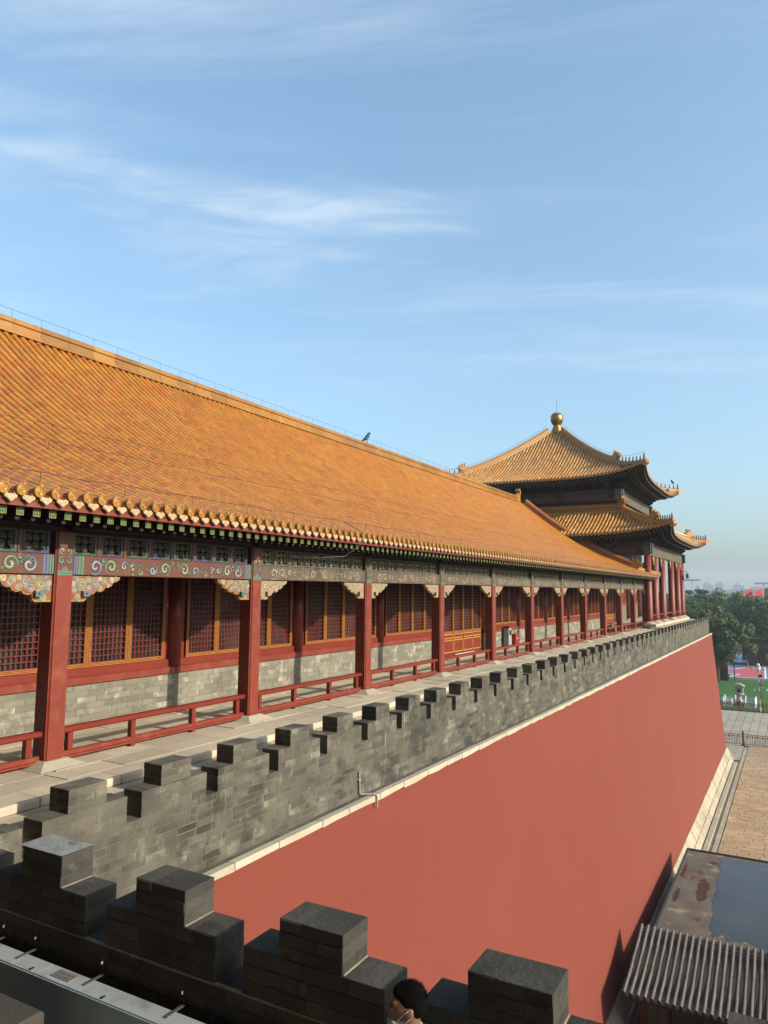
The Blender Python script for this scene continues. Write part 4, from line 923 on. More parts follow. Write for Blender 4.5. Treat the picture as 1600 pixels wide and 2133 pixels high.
# finial
MB().lathe([(.98, 0), (.95, .55), (1.06, .62)], c=(XC, YP, 18.25), n=4, ph=math.pi/4).obj('finial_base', TILE2, pav)
GLD = M('gilded_metal', (.68, .42, .12), (.46, .28, .085), 1.3, .36, metal=.85, patch=((.30, .20, .09), 2.5, .58, .75), bump=.1, bs=8)
fin = MB().lathe([(.80, 0), (.84, .08), (.70, .14), (.62, .20), (.66, .26), (.54, .36), (.50, .42), (.54, .47), (.44, .60), (.40, .66), (.45, .72), (.36, .82), (.30, .94), (.34, .98), (.46, 1.12), (.58, 1.36), (.60, 1.60), (.58, 1.82), (.50, 2.02), (.34, 2.14), (.15, 2.20)], c=(XC, YP, 18.87), n=28).obj('finial', GLD, pav, smooth=True)
MB().tube([(XC, YP, 21.0), (XC, YP, 22.4)], .014, 5).obj('lightning_rod', WIRE, fin)
for sx in (1, -1):
    mb = MB(); pts = []
    for k in range(20):
        t = k/19; r = .8+8.6*t; pts.append((XC+sx*r, YP-r, 13.22+.40*(9.25-r)+.031*(9.25-r)**2+.82*(r/9.25)**4*max(0, (r-.5)/8.75)**1.5+.85-.1*math.sin(t*math.pi)))
    mb.tube(pts, .012, 4); mb.obj('lightning_wire', WIRE, pav)
# railings between the pavilion columns
for k in range(5):
    a, b = OFF[k]+.28, OFF[k+1]-.28
    r_ = MB().bbox(XC+W9-.07, XC+W9+.07, YP+a, YP+b, 2.20, 2.29, .015).obj('railing', RED, pav); MB().bbox(XC+W9-.05, XC+W9+.05, YP+a, YP+b, 1.74, 1.84, .015).obj('bottom_rail', RED, r_)
    for t in (.03, 1/3, 2/3, .97): MB().box(XC+W9-.045, XC+W9+.045, YP+a+(b-a)*t-.045, YP+a+(b-a)*t+.045, 1.645 if .1 < t < .9 else 1.84, 2.198).obj('rail_post', RED, r_)
for o0, o1 in zip(OFF[:-1], OFF[1:]):                  # carved brackets under the architrave
    for sg, o in ((1, o0+.25), (-1, o1-.25)):
        MB().prism([(YP+o, 6.83), (YP+o+sg*.75, 6.83), (YP+o+sg*.5, 6.55), (YP+o+sg*.3, 6.42), (YP+o+sg*.22, 6.2), (YP+o, 6.15)], XC+W9-.06, XC+W9+.06, 'x').obj('bracket', TANF, pav)

# ------------------------------------------------------------------ things on the terrace
tr = thing('cable_trough', 'grey metal cable trough fixed along the near battlement, lower left', 'cable trough', (-5, 4.2, .5))
MB().prism([(4.13, .50), (4.30, .50), (4.30, .90), (4.13, .90)], -7.55, -5.505, 'x').obj('cover', STEEL, tr); MB().prism([(4.13, .50), (4.30, .50), (4.30, .90), (4.13, .90)], -5.498, -3.2, 'x').obj('cover', STEEL, tr)
MB().box(-7.55, -5.505, 4.122, 4.1295, .42, .888).obj('front_panel', STEELB, tr); MB().box(-5.498, -3.2, 4.122, 4.1295, .42, .888).obj('front_panel', STEELB, tr)
for x in (-6.3, -5.86, -5.02, -4.14):
    MB().bbox(x-.016, x+.016, 4.20, 4.39, .903, .909, .002).obj('strap', M('zinc_strap', (.42, .42, .41), r=.4, metal=.6), tr)
    s_ = MB().box(x-.003, x+.003, 4.385, 4.398, .91, 1.06); s_.obj('hanger', WIRE, tr); MB().bbox(x-.014, x-.002, 4.37, 4.397, .985, 1.005, .002).obj('clip', STEEL, tr)
for x in (-5.6, -4.75, -3.95): MB().box(x-.010, x+.010, 4.14, 4.18, .902, .908).obj('clip', WIRE, tr)
pl = MB().box(-5.38, -5.16, 4.17, 4.275, .903, .907).obj('notice_plate', M('plate_pale', (.40, .40, .37), r=.5), tr)
mk = MB()
for j in (0, 1):                                # two rows of small brown characters, too small to read
    for gp_ in (0, 1):
        for k in range(4):
            x = -5.355+gp_*.095+k*.021; yv = 4.235-j*.042
            mk.box(x, x+.016, yv, yv+.004, .908, .9085); mk.box(x+.006, x+.010, yv-.012, yv+.012, .908, .9085); mk.box(x+.001, x+.015, yv-.012, yv-.009, .908, .9085)
mk.obj('lettering', M('plate_ink', (.12, .06, .035), r=.6), pl)
sb = MB().bbox(-6.6, -4.94, 3.0, 3.82, 0.0, .92, .03); sb.obj('stone_block', M('brown_stone', (.12, .10, .08), (.09, .078, .064), 4, .85, bump=.5, bs=30), label='dark brown stone block cut off at the lower left corner', cat='stone block')
dp_ = thing('drain_pipe', 'white bent drain pipe on the outer face of the long battlement', 'pipe', (PX+.03, 12.75, -.2))
MB().tube([(PX+.03, 12.72, .47), (PX+.03, 12.73, .45), (PX+.03, 12.76, .04), (PX+.06, 12.80, .018), (PX+.26, 12.96, .018), (PX+.295, 12.98, -.02), (PX+.30, 12.98, -.24)], .018, 8).obj('pipe', M('pipe_white', (.52, .52, .48), r=.5), dp_)
MB().tube([(PX, 12.73, .30), (PX+.052, 12.73, .30)], .024, 8).obj('bracket', STEELB, dp_)
kb = thing('kiosk_cabinet', 'slim white cabinet standing beside the gallery door', 'cabinet', (-11.9, 33.1, GZ))
MB().bbox(-12.05, -11.78, 33.25, 33.62, GZ, GZ+.95, .02).obj('body', M('cabinet_white', (.60, .58, .55), r=.45), kb); MB().box(-11.785, -11.774, 33.30, 33.57, GZ+.62, GZ+.86).obj('panel', BLACKM, kb); MB().bbox(-12.06, -11.77, 33.24, 33.63, GZ+.955, GZ+1.05, .015).obj('top', RED, kb)
fb = thing('fire_box', 'bright red fire extinguisher box against the gallery brickwork', 'extinguisher box', (-12, 35.2, GZ))
MB().bbox(-12.12, -11.92, 34.62, 35.05, GZ+.06, GZ+.62, .012).obj('box', M('fire_red', (.62, .03, .025), r=.4), fb); MB().box(-11.919, -11.912, 34.72, 34.95, GZ+.38, GZ+.44).obj('label_strip', CRM, fb)
for yy in (34.68, 34.98): MB().box(-12.1, -11.94, yy-.02, yy+.02, GZ, GZ+.058).obj('foot', BLACKM, fb)
bg_ = MB().lathe([(.0, 0), (.24, .02), (.30, .16), (.24, .34), (.13, .44), (.05, .46)], c=(-10.9, 50.9, GZ), n=12); bg_.tube([(-10.9, 50.72, GZ+.42), (-10.9, 50.8, GZ+.62), (-10.9, 51.0, GZ+.62), (-10.9, 51.08, GZ+.42)], .025, 6); bg_.obj('black_bag', BLACKM, label='black bag on the gallery floor near its far end', cat='bag')
cc = thing('security_camera', 'dome security camera on an arm at the outermost pavilion column', 'security camera', (XC+W9+.3, YP+W9, 5.6))
MB().tube([(XC+W9+.2, YP+W9-.1, 6.0), (XC+W9+.42, YP+W9-.1, 6.1), (XC+W9+.58, YP+W9-.1, 6.05), (XC+W9+.6, YP+W9-.1, 5.9)], .035, 8).obj('arm', PLINTH, cc); MB().lathe([(.05, .5), (.16, .42), (.17, .1), (.12, 0), (.02, -.06)], c=(XC+W9+.6, YP+W9-.1, 5.42), n=12).obj('dome', M('camera_shell', (.30, .22, .18), r=.3), cc)
def bird(name, label, p, s, ang):
    mb = MB(); dx = Vector((math.cos(ang), math.sin(ang), 0))
    P = [Vector(p)+dx*a*s+Vector((0, 0, b*s)) for a, b in ((-.30, .0), (-.18, .07), (-.05, .16), (.05, .27), (.08, .36), (.13, .40), (.20, .39))]
    mb.tube(P, [.012*s, .045*s, .085*s, .085*s, .055*s, .05*s, .008*s], 8)
    mb.tube([Vector(p)+Vector((.02, .03, 0))*s+dx*.02*s+Vector((0, 0, -.05*s)), Vector(p)+Vector((0, 0, .12*s))], .01*s, 4); mb.tube([Vector(p)+Vector((-.02, -.03, 0))*s+Vector((0, 0, -.05*s)), Vector(p)+Vector((0, 0, .12*s))], .01*s, 4)
    mb.obj(name, BLACKM, smooth=True, label=label, cat='bird')
bird('crow', 'black crow perched on the long roof ridge', (RX, 32.8, RZ+.52), 1.25, 1.2)
bird('small_crow', 'small dark bird on the far upper corner of the pavilion roof', (XC+9.0, YP+9.0, 14.75), 1.1, 2.5)

# ------------------------------------------------------------------ guard house in the courtyard
gh = thing('guard_house', 'low guard house beside the red wall with puddled flat roof and grey tiles', 'building', (-2, 36, ZG))
hx0, hx1 = -5.75, 3.5
MB().box(hx0+.15, hx1, 29.6, 44.6, ZG, -10.2).obj('walls', M('house_red', (.40, .06, .045), (.34, .05, .04), 1, .6), gh)
fr_ = MB().box(hx0, hx1, 31.5, 44.85, -10.2, -10.06).obj('flat_roof', TAR, gh)
for (a, b, c, d) in ((hx0-.02, hx0+.10, 31.5, 44.95), (hx0-.02, hx1, 44.84, 44.97)): MB().bbox(a, b, c, d, -10.25, -9.98, .01).obj('roof_kerb', M('kerb_dark', (.075, .07, .065), r=.7), gh)
pud = MB(); rp_ = random.Random(3); pts = [(-4.05, 44.3), (-3.9, 42.8), (-3.95, 41.0), (-3.85, 39.5), (-3.9, 38.0), (-3.75, 36.8), (-3.8, 35.4), (-3.5, 34.3), (-3.2, 34.9), (-2.9, 34.2), (-2.3, 34.6), (-1.6, 34.0), (0.5, 33.9), (3.2, 33.9), (3.2, 44.4), (-1, 44.5)]
q2 = []
for (a, b) in zip(pts, pts[1:]+pts[:1]):
    for k in range(5): q2.append((a[0]+(b[0]-a[0])*k/5+(rp_.uniform(-.07, .07)), a[1]+(b[1]-a[1])*k/5+(rp_.uniform(-.1, .1))))
pud.prism(q2, -10.06, -10.052, 'z'); WAT = mat('puddle_water', (.10, .095, .085), (.06, .058, .055), .5, r=.09, spec=.24); pud.obj('puddle', WAT, gh)
RST = M('rust_stain', (.17, .075, .05), (.11, .055, .042), 4, .7, spec=.12, bump=.3, patch=((.24, .17, .12), 5, .58, .7))
for (cx_, cy0_, rx_, ry_, sd_) in ((-4.42, 39.3, .31, 1.6, 1), (-5.5, 41.7, .10, 1.0, 2), (-5.42, 38.1, .13, 1.0, 3), (-4.25, 43.4, .26, .25, 4)):
    rq = random.Random(sd_); mbq = MB(); mbq.prism([(cx_+rx_*math.cos(2*math.pi*k/26)*rq.uniform(.6, 1.2), cy0_+ry_*math.sin(2*math.pi*k/26)*rq.uniform(.75, 1.12)) for k in range(26)], -10.06, -10.055, 'z'); mbq.obj('rust_stain', RST, gh)
# grey tiled pent roof: ridge to the south, eave towards the gate
RY0, RZ0, EY0, EZ0 = 31.7, -9.12, 28.0, -9.98
slp = math.atan2(RZ0-EZ0, RY0-EY0)
def gz(t): return EZ0+(RZ0-EZ0)*t-.10*math.sin(math.pi*t)
MB().add([(hx0-.15, EY0, EZ0-.02), (hx1, EY0, EZ0-.02), (hx1, RY0, RZ0-.02), (hx0-.15, RY0, RZ0-.02), (hx0-.15, EY0, EZ0-.16), (hx1, EY0, EZ0-.16), (hx1, RY0+.2, RZ0-1.0), (hx0-.15, RY0+.2, RZ0-1.0)], [(0, 1, 2, 3), (4, 7, 6, 5), (0, 3, 7, 4), (0, 4, 5, 1), (3, 2, 6, 7)]).obj('tiled_roof', GREYD, gh)
x = hx0-.08; i = 0
while x < hx1:
    mb = MB(); xo = [random.uniform(-.006, .006) for _ in range(9)]
    mb.tube([(x+xo[k], EY0-.03+(RY0-EY0+.04)*k/8, gz(k/8)+.05) for k in range(9)], [.052+random.uniform(-.002, .002) for _ in range(9)], 10)
    mb.tube([(x+xo[0], EY0-.065, EZ0+.045), (x+xo[0], EY0-.03, EZ0+.05)], .060, 10); mb.tube([(x+xo[0], EY0-.070, EZ0+.045), (x+xo[0], EY0-.066, EZ0+.045)], .042, 8, 1); mb.obj('barrel_tile', [GREY, GREYD], gh, smooth=False)
    pm = MB(); xm = x+.117
    for k in range(26):
        t0, t1 = k/26, (k+1)/26; y0, y1 = EY0-.02+(RY0-EY0)*t0, EY0-.02+(RY0-EY0)*t1+.03
        pm.add([(xm-.085, y0, gz(t0)+.035), (xm, y0, gz(t0)+.012), (xm+.085, y0, gz(t0)+.035), (xm-.085, y1, gz(t1)+.012), (xm, y1, gz(t1)-.010), (xm+.085, y1, gz(t1)+.012), (xm-.085, y0, gz(t0)), (xm, y0, gz(t0)-.02), (xm+.085, y0, gz(t0))], [(0, 1, 4, 3), (1, 2, 5, 4), (6, 7, 1, 0), (7, 8, 2, 1)])
    pm.prism([(xm-.09, EZ0+.03), (xm-.06, EZ0-.04), (xm, EZ0-.09), (xm+.06, EZ0-.04), (xm+.09, EZ0+.03)], EY0-.06, EY0-.045, 'y'); pm.obj('pan_tile_course', GREY, gh)
    x += .235; i += 1
HW = M('house_wood', (.11, .06, .045), (.08, .045, .035), 3, .6)
for k in range(9):
    xa = hx0+.35+k*.95; fo = MB().box(xa, xa+.85, 29.50, 29.597, ZG+.9, -10.35).obj('window', HW, gh); MB().box(xa+.10, xa+.40, 29.485, 29.499, ZG+1.0, -10.45).obj('pane', M('house_pane', (.16, .13, .11), (.09, .075, .065), 2, .4), fo); MB().box(xa+.46, xa+.76, 29.485, 29.499, ZG+1.0, -10.45).obj('pane', MATS['house_pane'], fo)
hd = thing('round_sign', 'round yellow hanging sign with a dark 8 under the grey tile eave', 'sign', (-3.15, 28.05, -10.5))
MB().lathe([(.17, 0), (.17, .03)], n=24).obj('disc', M('sign_yellow', (.70, .42, .12), r=.5), hd, origin=(0, 0, 0)).matrix_basis = Matrix.Translation((0, 0, .05)) @ Matrix.Rotation(R(90), 4, 'X')
g8 = MB()
for cz_, rr in ((.035, .034), (-.04, .042)):
    for k in range(16):
        a, b = 2*math.pi*k/16, 2*math.pi*(k+1)/16
        g8.add([(math.cos(t)*r_, -.034, cz_+math.sin(t)*r_) for t, r_ in ((a, rr), (b, rr), (b, rr*.5), (a, rr*.5))], [(0, 1, 2, 3)])
g8.obj('numeral', INK, hd, origin=(0, 0, 0)).location = (0, 0, .05)
MB().tube([(-3.15, 28.05, -10.28), (-3.15, 28.05, -10.02)], .008, 5).obj('hanger', BLACKM, hd)

# ------------------------------------------------------------------ courtyard fences
FR = M('fence_red', (.42, .045, .035), (.34, .04, .03), 2, .5)
def fence(label, y, x0, x1, posts, hgt, slope_=0.0):
    f = thing('iron_fence', label, 'fence', ((x0+x1)/2, y, ZG))
    for px in posts:
        p = MB().lathe([(.20, 0), (.20, .10), (.115, .13), (.115, hgt+.05), (.14, hgt+.08), (.14, hgt+.14), (.10, hgt+.2), (.12, hgt+.28), (.06, hgt+.36)], c=(px, y, ZG), n=12).obj('post', FR, f)
    for z in (hgt-.04, hgt-.28, .18): MB().box(x0, x1, y-.02, y+.02, ZG+z-.022, ZG+z+.022).obj('rail', FR, f)
    x = x0; 
    while x < x1:
        if min(abs(x-px) for px in posts) > .14: MB().box(x-.02, x+.02, y-.02, y+.02, ZG+.1, ZG+hgt-.02).obj('bar', FR, f)
        x += .16
    x = x0+.2
    while x < x1:
        if min(abs(x-px) for px in posts) > .25: MB().box(x-.07, x+.07, y-.03, y+.03, ZG+hgt-.25, ZG+hgt-.19).obj('clasp', FR, f)
        x += .48
fence('dark red iron fence across the paving, nearer of the two', 90.5, -8.6, 3.5, (-8.45, -5.5, -2.5, .5, 3.4), 1.25)
fence('dark red iron fence along the lawn edge, farther of the two', 116.6, -11.5, 2, (-11.4, -7.3, -4.4, -1.4, 1.6), 1.15)
LS = .56
# stone shrine-like lantern in a white marble balustrade
SL = M('lantern_stone', (.74, .66, .50), (.62, .55, .42), 1.5, .8, bump=.3)
sl_t = thing('stone_lantern', 'pale carved stone lantern standing on the lawn', 'stone lantern', (-7.75, 122.6, ZG))
lx, ly = -7.75, 122.6; LS = .56
MB().lathe([(.95, 0), (.95, .5), (.75, .62), (.60, .9)], c=(lx, ly, ZG), n=8).obj('base', M('lantern_base', (.14, .13, .12), r=.8), sl_t)
MB().lathe([(.95, .9), (1.0, 1.05), (.62, 1.5), (.55, 2.0), (.70, 2.5), (1.10, 2.7), (1.28, 2.95), (1.25, 3.2)], c=(lx, ly, ZG), n=12).obj('stem', SL, sl_t)
bd = MB(); bd.box(lx-1.05, lx+1.05, ly-1.0, ly+1.0, ZG+3.2, ZG+3.35); bd.box(lx-1.0, lx-.45, ly-.95, ly+.95, ZG+3.35, ZG+4.75); bd.box(lx+.45, lx+1.0, ly-.95, ly+.95, ZG+3.35, ZG+4.75); bd.box(lx-.45, lx+.45, ly-.95, ly+.95, ZG+4.3, ZG+4.75); bd.box(lx-.45, lx+.45, ly-.2, ly+.95, ZG+3.35, ZG+4.3); bd.obj('chamber', SL, sl_t)
MB().box(lx-.30, lx+.30, ly-.5, ly-.3, ZG+3.36, ZG+3.8).obj('measure_box', DARK, sl_t)
MB().prism([(lx-1.38, ZG+4.76), (lx+1.38, ZG+4.76), (lx+1.40, ZG+4.98), (lx+1.0, ZG+5.25), (lx+.55, ZG+5.42), (lx+.5, ZG+5.6), (lx-.5, ZG+5.6), (lx-.55, ZG+5.42), (lx-1.0, ZG+5.25), (lx-1.40, ZG+4.98)], ly-1.25, ly+1.25, 'y').obj('roof', SL, sl_t)
sl_t.scale = (LS,)*3
bw = M('marble_white', (1.4, 1.4, 1.4), (1.25, 1.26, 1.28), 2, .7, patch=((.34, .34, .35), 4, .6, .7))
bt = thing('marble_balustrade', 'white marble balustrade around the stone lantern', 'balustrade', (lx, 121, ZG))
def bseg(x0, x1, y0, y1):
    d = Vector((x1-x0, y1-y0, 0)); n_ = max(1, int(round(d.length/1.25)))
    for k in range(n_+1):
        x, y = x0+d.x*k/n_, y0+d.y*k/n_
        MB().lathe([(.15, 0), (.13, .85), (.09, .88), (.13, .95), (.12, 1.08), (.05, 1.16)], c=(x, y, ZG), n=8).obj('post', bw, bt)
    ux, uy = d.x/d.length, d.y/d.length; t = .07
    for z0, z1 in ((.0, .2), (.28, .52), (.66, .76)):
        MB().add([(x0-uy*t, y0+ux*t, ZG+z0), (x0+uy*t, y0-ux*t, ZG+z0), (x1+uy*t, y1-ux*t, ZG+z0), (x1-uy*t, y1+ux*t, ZG+z0), (x0-uy*t, y0+ux*t, ZG+z1), (x0+uy*t, y0-ux*t, ZG+z1), (x1+uy*t, y1-ux*t, ZG+z1), (x1-uy*t, y1+ux*t, ZG+z1)], [(0, 1, 2, 3), (4, 5, 6, 7), (0, 1, 5, 4), (2, 3, 7, 6), (1, 2, 6, 5), (0, 3, 7, 4)]).obj('panel', bw, bt)
bseg(lx-2.1, lx-.9, 120.4, 120.4); bseg(lx+.9, lx+2.1, 120.4, 120.4); bseg(lx-2.1, lx-2.1, 120.4, 125); bseg(lx+2.1, lx+2.1, 120.4, 125); bseg(lx-2.1, lx+2.1, 125, 125)
# lamp post with five globes and cameras
lp = thing('street_lamp', 'cream street lamp with five white globes and camera arms', 'street lamp', (-4.85, 117.2, ZG))
x0, y0 = -4.85, 117.2
LC = M('lamp_cream', (.85, .80, .64), r=.5); GLB = M('globe_white', (1.0, 1.0, .95), r=.3)
MB().lathe([(.26, 0), (.26, .5), (.14, .7), (.10, 2.5), (.085, 7.4), (.14, 7.5), (.10, 7.6)], c=(x0, y0, ZG), n=12).obj('post', LC, lp, smooth=False)
for (dx, dy, dz) in ((-.95, 0, 7.95), (.95, 0, 7.85), (.1, -.8, 7.8), (.15, .8, 7.95), (0, 0, 8.5)):
    MB().tube([(x0, y0, ZG+7.2), (x0+dx*.6, y0+dy*.6, ZG+7.0), (x0+dx, y0+dy, ZG+7.2), (x0+dx, y0+dy, ZG+dz-.25)], .035, 6).obj('arm', LC, lp)
    MB().lathe([(.05, -.32)]+[(.30*math.sin(math.pi*k/8), -.30*math.cos(math.pi*k/8)) for k in range(1, 8)]+[(.03, .31)], c=(x0+dx, y0+dy, ZG+dz), n=14).obj('globe', GLB, lp, smooth=True)
for (dx, z) in ((-.75, 4.0), (1.25, 4.15)):
    MB().tube([(x0, y0, ZG+z+.25), (x0+dx, y0, ZG+z+.28), (x0+dx, y0, ZG+z)], .03, 6).obj('camera_arm', LC, lp); MB().lathe([(.06, .2), (.15, .12), (.15, -.1), (.07, -.2)], c=(x0+dx, y0, ZG+z-.15), n=10).obj('camera', GLB, lp)
for (z, w_, h_, dx) in ((6.3, .5, .45, .35), (4.7, .45, .6, .35), (3.2, .4, .6, .35), (2.4, .5, .7, .4)): MB().box(x0+dx-w_/2, x0+dx+w_/2, y0-.2, y0+.1, ZG+z, ZG+z+h_).obj('control_box', M('box_grey', (.40, .39, .32), r=.5) if z < 6 else BLACKM, lp)
lp.scale = (.76,)*3
# ------------------------------------------------------------------ hut, booth, hoops beyond the lawn
hut = thing('brick_hut', 'dark red brick hut with tiled canopy behind the courts', 'building', (-7, 194, ZG))
HBR = M('hut_brick', (.105, .040, .033), (.085, .035, .03), 1, .8); MB().box(-10.2, 2, 191, 197, ZG, ZG+4.2).obj('walls', HBR, hut)
MB().box(-11.2, 2.5, 189.6, 197.5, ZG+6.1, ZG+6.35).obj('canopy', M('canopy_beige', (.42, .37, .30), r=.7), hut); MB().box(-10.4, 2, 190.5, 197, ZG+5.0, ZG+6.09).obj('upper_wall', REDDK, hut)
k = -10.7
MB().add([(-10.9, 189.3, ZG+4.15), (2.3, 189.3, ZG+4.15), (2.3, 190.9, ZG+5.1), (-10.9, 190.9, ZG+5.1), (-10.9, 190.9, ZG+4.1), (2.3, 190.9, ZG+4.1)], [(0, 1, 2, 3), (0, 4, 5, 1), (0, 3, 4)]).obj('pent_roof', GREYD, hut)
while k < 2: MB().tube([(k, 189.25, ZG+4.2), (k, 190.85, ZG+5.14)], .09, 6).obj('barrel_tile', GREY, hut); k += .42
for (a, b, z0_, z1_, m_, nm_) in ((-9.6, -7.9, 0, 2.9, HW, 'door'), (-6.3, -4.5, 1.3, 2.9, M('hut_pane', (.30, .30, .28), r=.3), 'window'), (-3.2, -1.4, 1.3, 2.9, MATS.get('hut_pane'), 'window')):
    fo = MB().box(a, b, 190.90, 190.99, ZG+z0_, ZG+z1_).obj(nm_, m_, hut)
    if nm_ == 'window': MB().box((a+b)/2-.06, (a+b)/2+.06, 190.86, 190.899, ZG+z0_, ZG+z1_).obj('mullion', HW, fo)
for xx in (-9.3, -6.6, -5.4): MB().box(xx-.35, xx+.35, 190.95, 190.985, ZG+3.25, ZG+3.6).obj('sign_board', RED, hut)
bo = thing('glass_booth', 'dark glazed booth with red panel at the lawn corner', 'booth', (-12.6, 156, ZG))
for (a, b, c, d) in ((-13.9, -13.75, 154.5, 154.7), (-11.7, -11.55, 154.5, 154.7), (-11.7, -11.55, 157.5, 157.7), (-10.6, -10.45, 156, 156.2)): MB().box(a, b, c, d, ZG, ZG+5.2).obj('frame_post', BLACKM, bo)
MB().box(-13.9, -11.55, 154.5, 157.7, ZG+5.0, ZG+5.25).obj('top', STEELB, bo); MB().box(-13.7, -11.72, 154.6, 154.65, ZG+2.2, ZG+4.6).obj('panel', M('booth_red', (.40, .04, .035), r=.4), bo); MB().box(-13.7, -11.7, 154.6, 157, ZG, ZG+2.1).obj('cabinet', BLACKM, bo); MB().box(-11.52, -11.5, 154.7, 157.5, ZG+1.2, ZG+4.6).obj('pane', M('booth_glass', (.35, .37, .37), r=.15), bo)
def hoop(label, x, y, s):
    h = thing('basketball_hoop', label, 'basketball hoop', (x, y, ZG))
    MB().bbox(x-1.1, x+1.1, y-.8, y+.8, ZG, ZG+.5, .08).obj('base', BLACKM, h); MB().tube([(x, y, ZG+.4), (x, y, ZG+2.6), (x+.5*s, y, ZG+3.5)], [.22, .2, .16], 8).obj('mast', BLACKM, h); MB().tube([(x-.35, y, ZG+.4), (x-.3, y, ZG+2.8)], .1, 8).obj('strut', BLACKM, h)
    MB().box(x+.5*s-.04, x+.5*s+.04, y-.9, y+.9, ZG+3.0, ZG+4.05).obj('backboard', M('board_grey', (.22, .23, .24), r=.3), h)
    MB().tube([(x+(.75+.23*math.cos(2*math.pi*k/12))*s, y+.23*math.sin(2*math.pi*k/12), ZG+3.05) for k in range(13)], .02, 5).obj('rim', FR, h)
hoop('black basketball hoop standing between the two courts', -14.6, 187.6, 1)
# ------------------------------------------------------------------ far flags, masts, roofs, skyline
FLG = M('flag_red', (1.0, .05, .07), (.9, .045, .06), .8, .7)
for i, (px, label) in enumerate(((1567, 'red flag on a white pole above the trees, left one'), (1589, 'red flag on a white pole above the trees, right one'))):
    p = at(px, 1230, 280); fl = thing('red_flag', label, 'flag', (p.x, p.y, ZG), 'red flags above the trees')
    MB().tube([(p.x, p.y, ZG), (p.x, p.y, 6.2)], .09, 6).obj('pole', GLB, fl)
    MB().grid(lambda u, v: (p.x-.1-3.0*u+.2*math.sin(u*7+v), p.y-2.4*u, 5.9-2.3*v-2.2*u+.15*math.sin(u*6)), 10, 5).obj('cloth', FLG, fl)
for i, (px, py, label) in enumerate(((1442, 1209, 'tall floodlight mast left of the flags'), (1590, 1216, 'floodlight mast at the right edge behind the flags'))):
    p = at(px, py, 330); ms = thing('floodlight_mast', label, 'light mast', (p.x, p.y, ZG)); MB().tube([(p.x, p.y, ZG), (p.x, p.y, p.z)], .16, 6).obj('mast', STEELB, ms)
    cb_ = MB(); cb_.box(p.x-3.0, p.x+3.0, p.y-.1, p.y+.1, p.z-.15, p.z+.1)
    for k in range(9): cb_.box(p.x-3.0+k*.7, p.x-2.6+k*.7, p.y-.4, p.y+.1, p.z-.1, p.z+.55)
    cb_.obj('lamp_bar', STEELB, ms)
OT = M('far_roof_orange', (.52, .20, .05), (.44, .16, .05), .3, .6)
p = at(1600, 1245, 420); t_ = thing('tower_hall', 'far hall with orange tiled roof cut by the right edge', 'building', (p.x+14, p.y, ZG))
MB().prism([(p.x-4, 3.0), (p.x+34, 3.0), (p.x+32, 6.6), (p.x-1, 6.6)], p.y-6, p.y+6, 'y').obj('upper_roof', OT, t_); MB().box(p.x-2, p.x+32, p.y-5, p.y+5, -4.0, 2.99).obj('walls', REDDK, t_); MB().prism([(p.x-7, -4.6), (p.x+36, -4.6), (p.x+34, -2.2), (p.x-4, -2.2)], p.y-8, p.y+8, 'y').obj('lower_roof', OT, t_)
p = at(1560, 1253, 250); t_ = thing('roof_gable', 'small orange tiled roof end showing between the tree crowns', 'building', (p.x, p.y, ZG))
MB().prism([(p.x-3.2, -1.0), (p.x+2.6, -1.6), (p.x+1.2, -.1), (p.x-1.0, 1.0), (p.x-1.8, .9)], p.y-4, p.y+4, 'y').obj('roof', OT, t_); MB().box(p.x-2.6, p.x+2, p.y-3.5, p.y+3.5, ZG, -1.2).obj('walls', REDDK, t_)
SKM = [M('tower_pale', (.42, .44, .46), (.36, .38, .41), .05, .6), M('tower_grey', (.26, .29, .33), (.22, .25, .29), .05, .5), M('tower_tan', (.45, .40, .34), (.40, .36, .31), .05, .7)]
rk = random.Random(11)
WINM = M('tower_window', (.10, .13, .17), r=.3)
def tower(label, px, Y, w_, h_, d_, m_, crown=None, name='city_tower'):
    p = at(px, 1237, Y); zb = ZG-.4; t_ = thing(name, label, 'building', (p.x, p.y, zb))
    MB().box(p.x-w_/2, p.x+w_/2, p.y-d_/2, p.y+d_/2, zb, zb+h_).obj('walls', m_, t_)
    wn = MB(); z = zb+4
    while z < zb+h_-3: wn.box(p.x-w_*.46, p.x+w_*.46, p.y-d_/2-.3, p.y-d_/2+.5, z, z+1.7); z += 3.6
    wn.obj('window_bands', WINM, t_, kind='stuff')
    if crown == 'dome':
        MB().lathe([(w_*.48, 0), (w_*.46, h_*.07), (w_*.36, h_*.14), (w_*.2, h_*.19), (.3, h_*.21)], c=(p.x, p.y, zb+h_), n=14).obj('dome', m_, t_)
    elif crown == 'spire':
        MB().lathe([(w_*.42, 0), (w_*.30, h_*.12), (w_*.26, h_*.14), (w_*.10, h_*.25), (.2, h_*.38)], c=(p.x, p.y, zb+h_), n=6).obj('spire', m_, t_)
    elif crown == 'step':
        MB().box(p.x-w_*.3, p.x+w_*.3, p.y-d_*.3, p.y+d_*.3, zb+h_, zb+h_+h_*.1).obj('roof_block', m_, t_)
tower('broad domed tower on the hazy skyline', 1477, 2400, 30, 41, 24, SKM[1], 'dome'); tower('rounded pale tower right of the domed tower on the skyline', 1500, 2500, 26, 46, 24, SKM[1], 'step'); tower('spired tower on the skyline left of the flags', 1540, 2450, 30, 40, 24, SKM[1], 'spire'); tower('stepped block on the skyline between the flags', 1577, 2300, 32, 33, 20, SKM[1], 'step'); tower('short tower with spire on the skyline near the left mast', 1455, 2600, 14, 40, 14, SKM[1], 'spire'); tower('block on the skyline at the right edge behind the mast', 1599, 2450, 16, 38, 20, SKM[1], None)
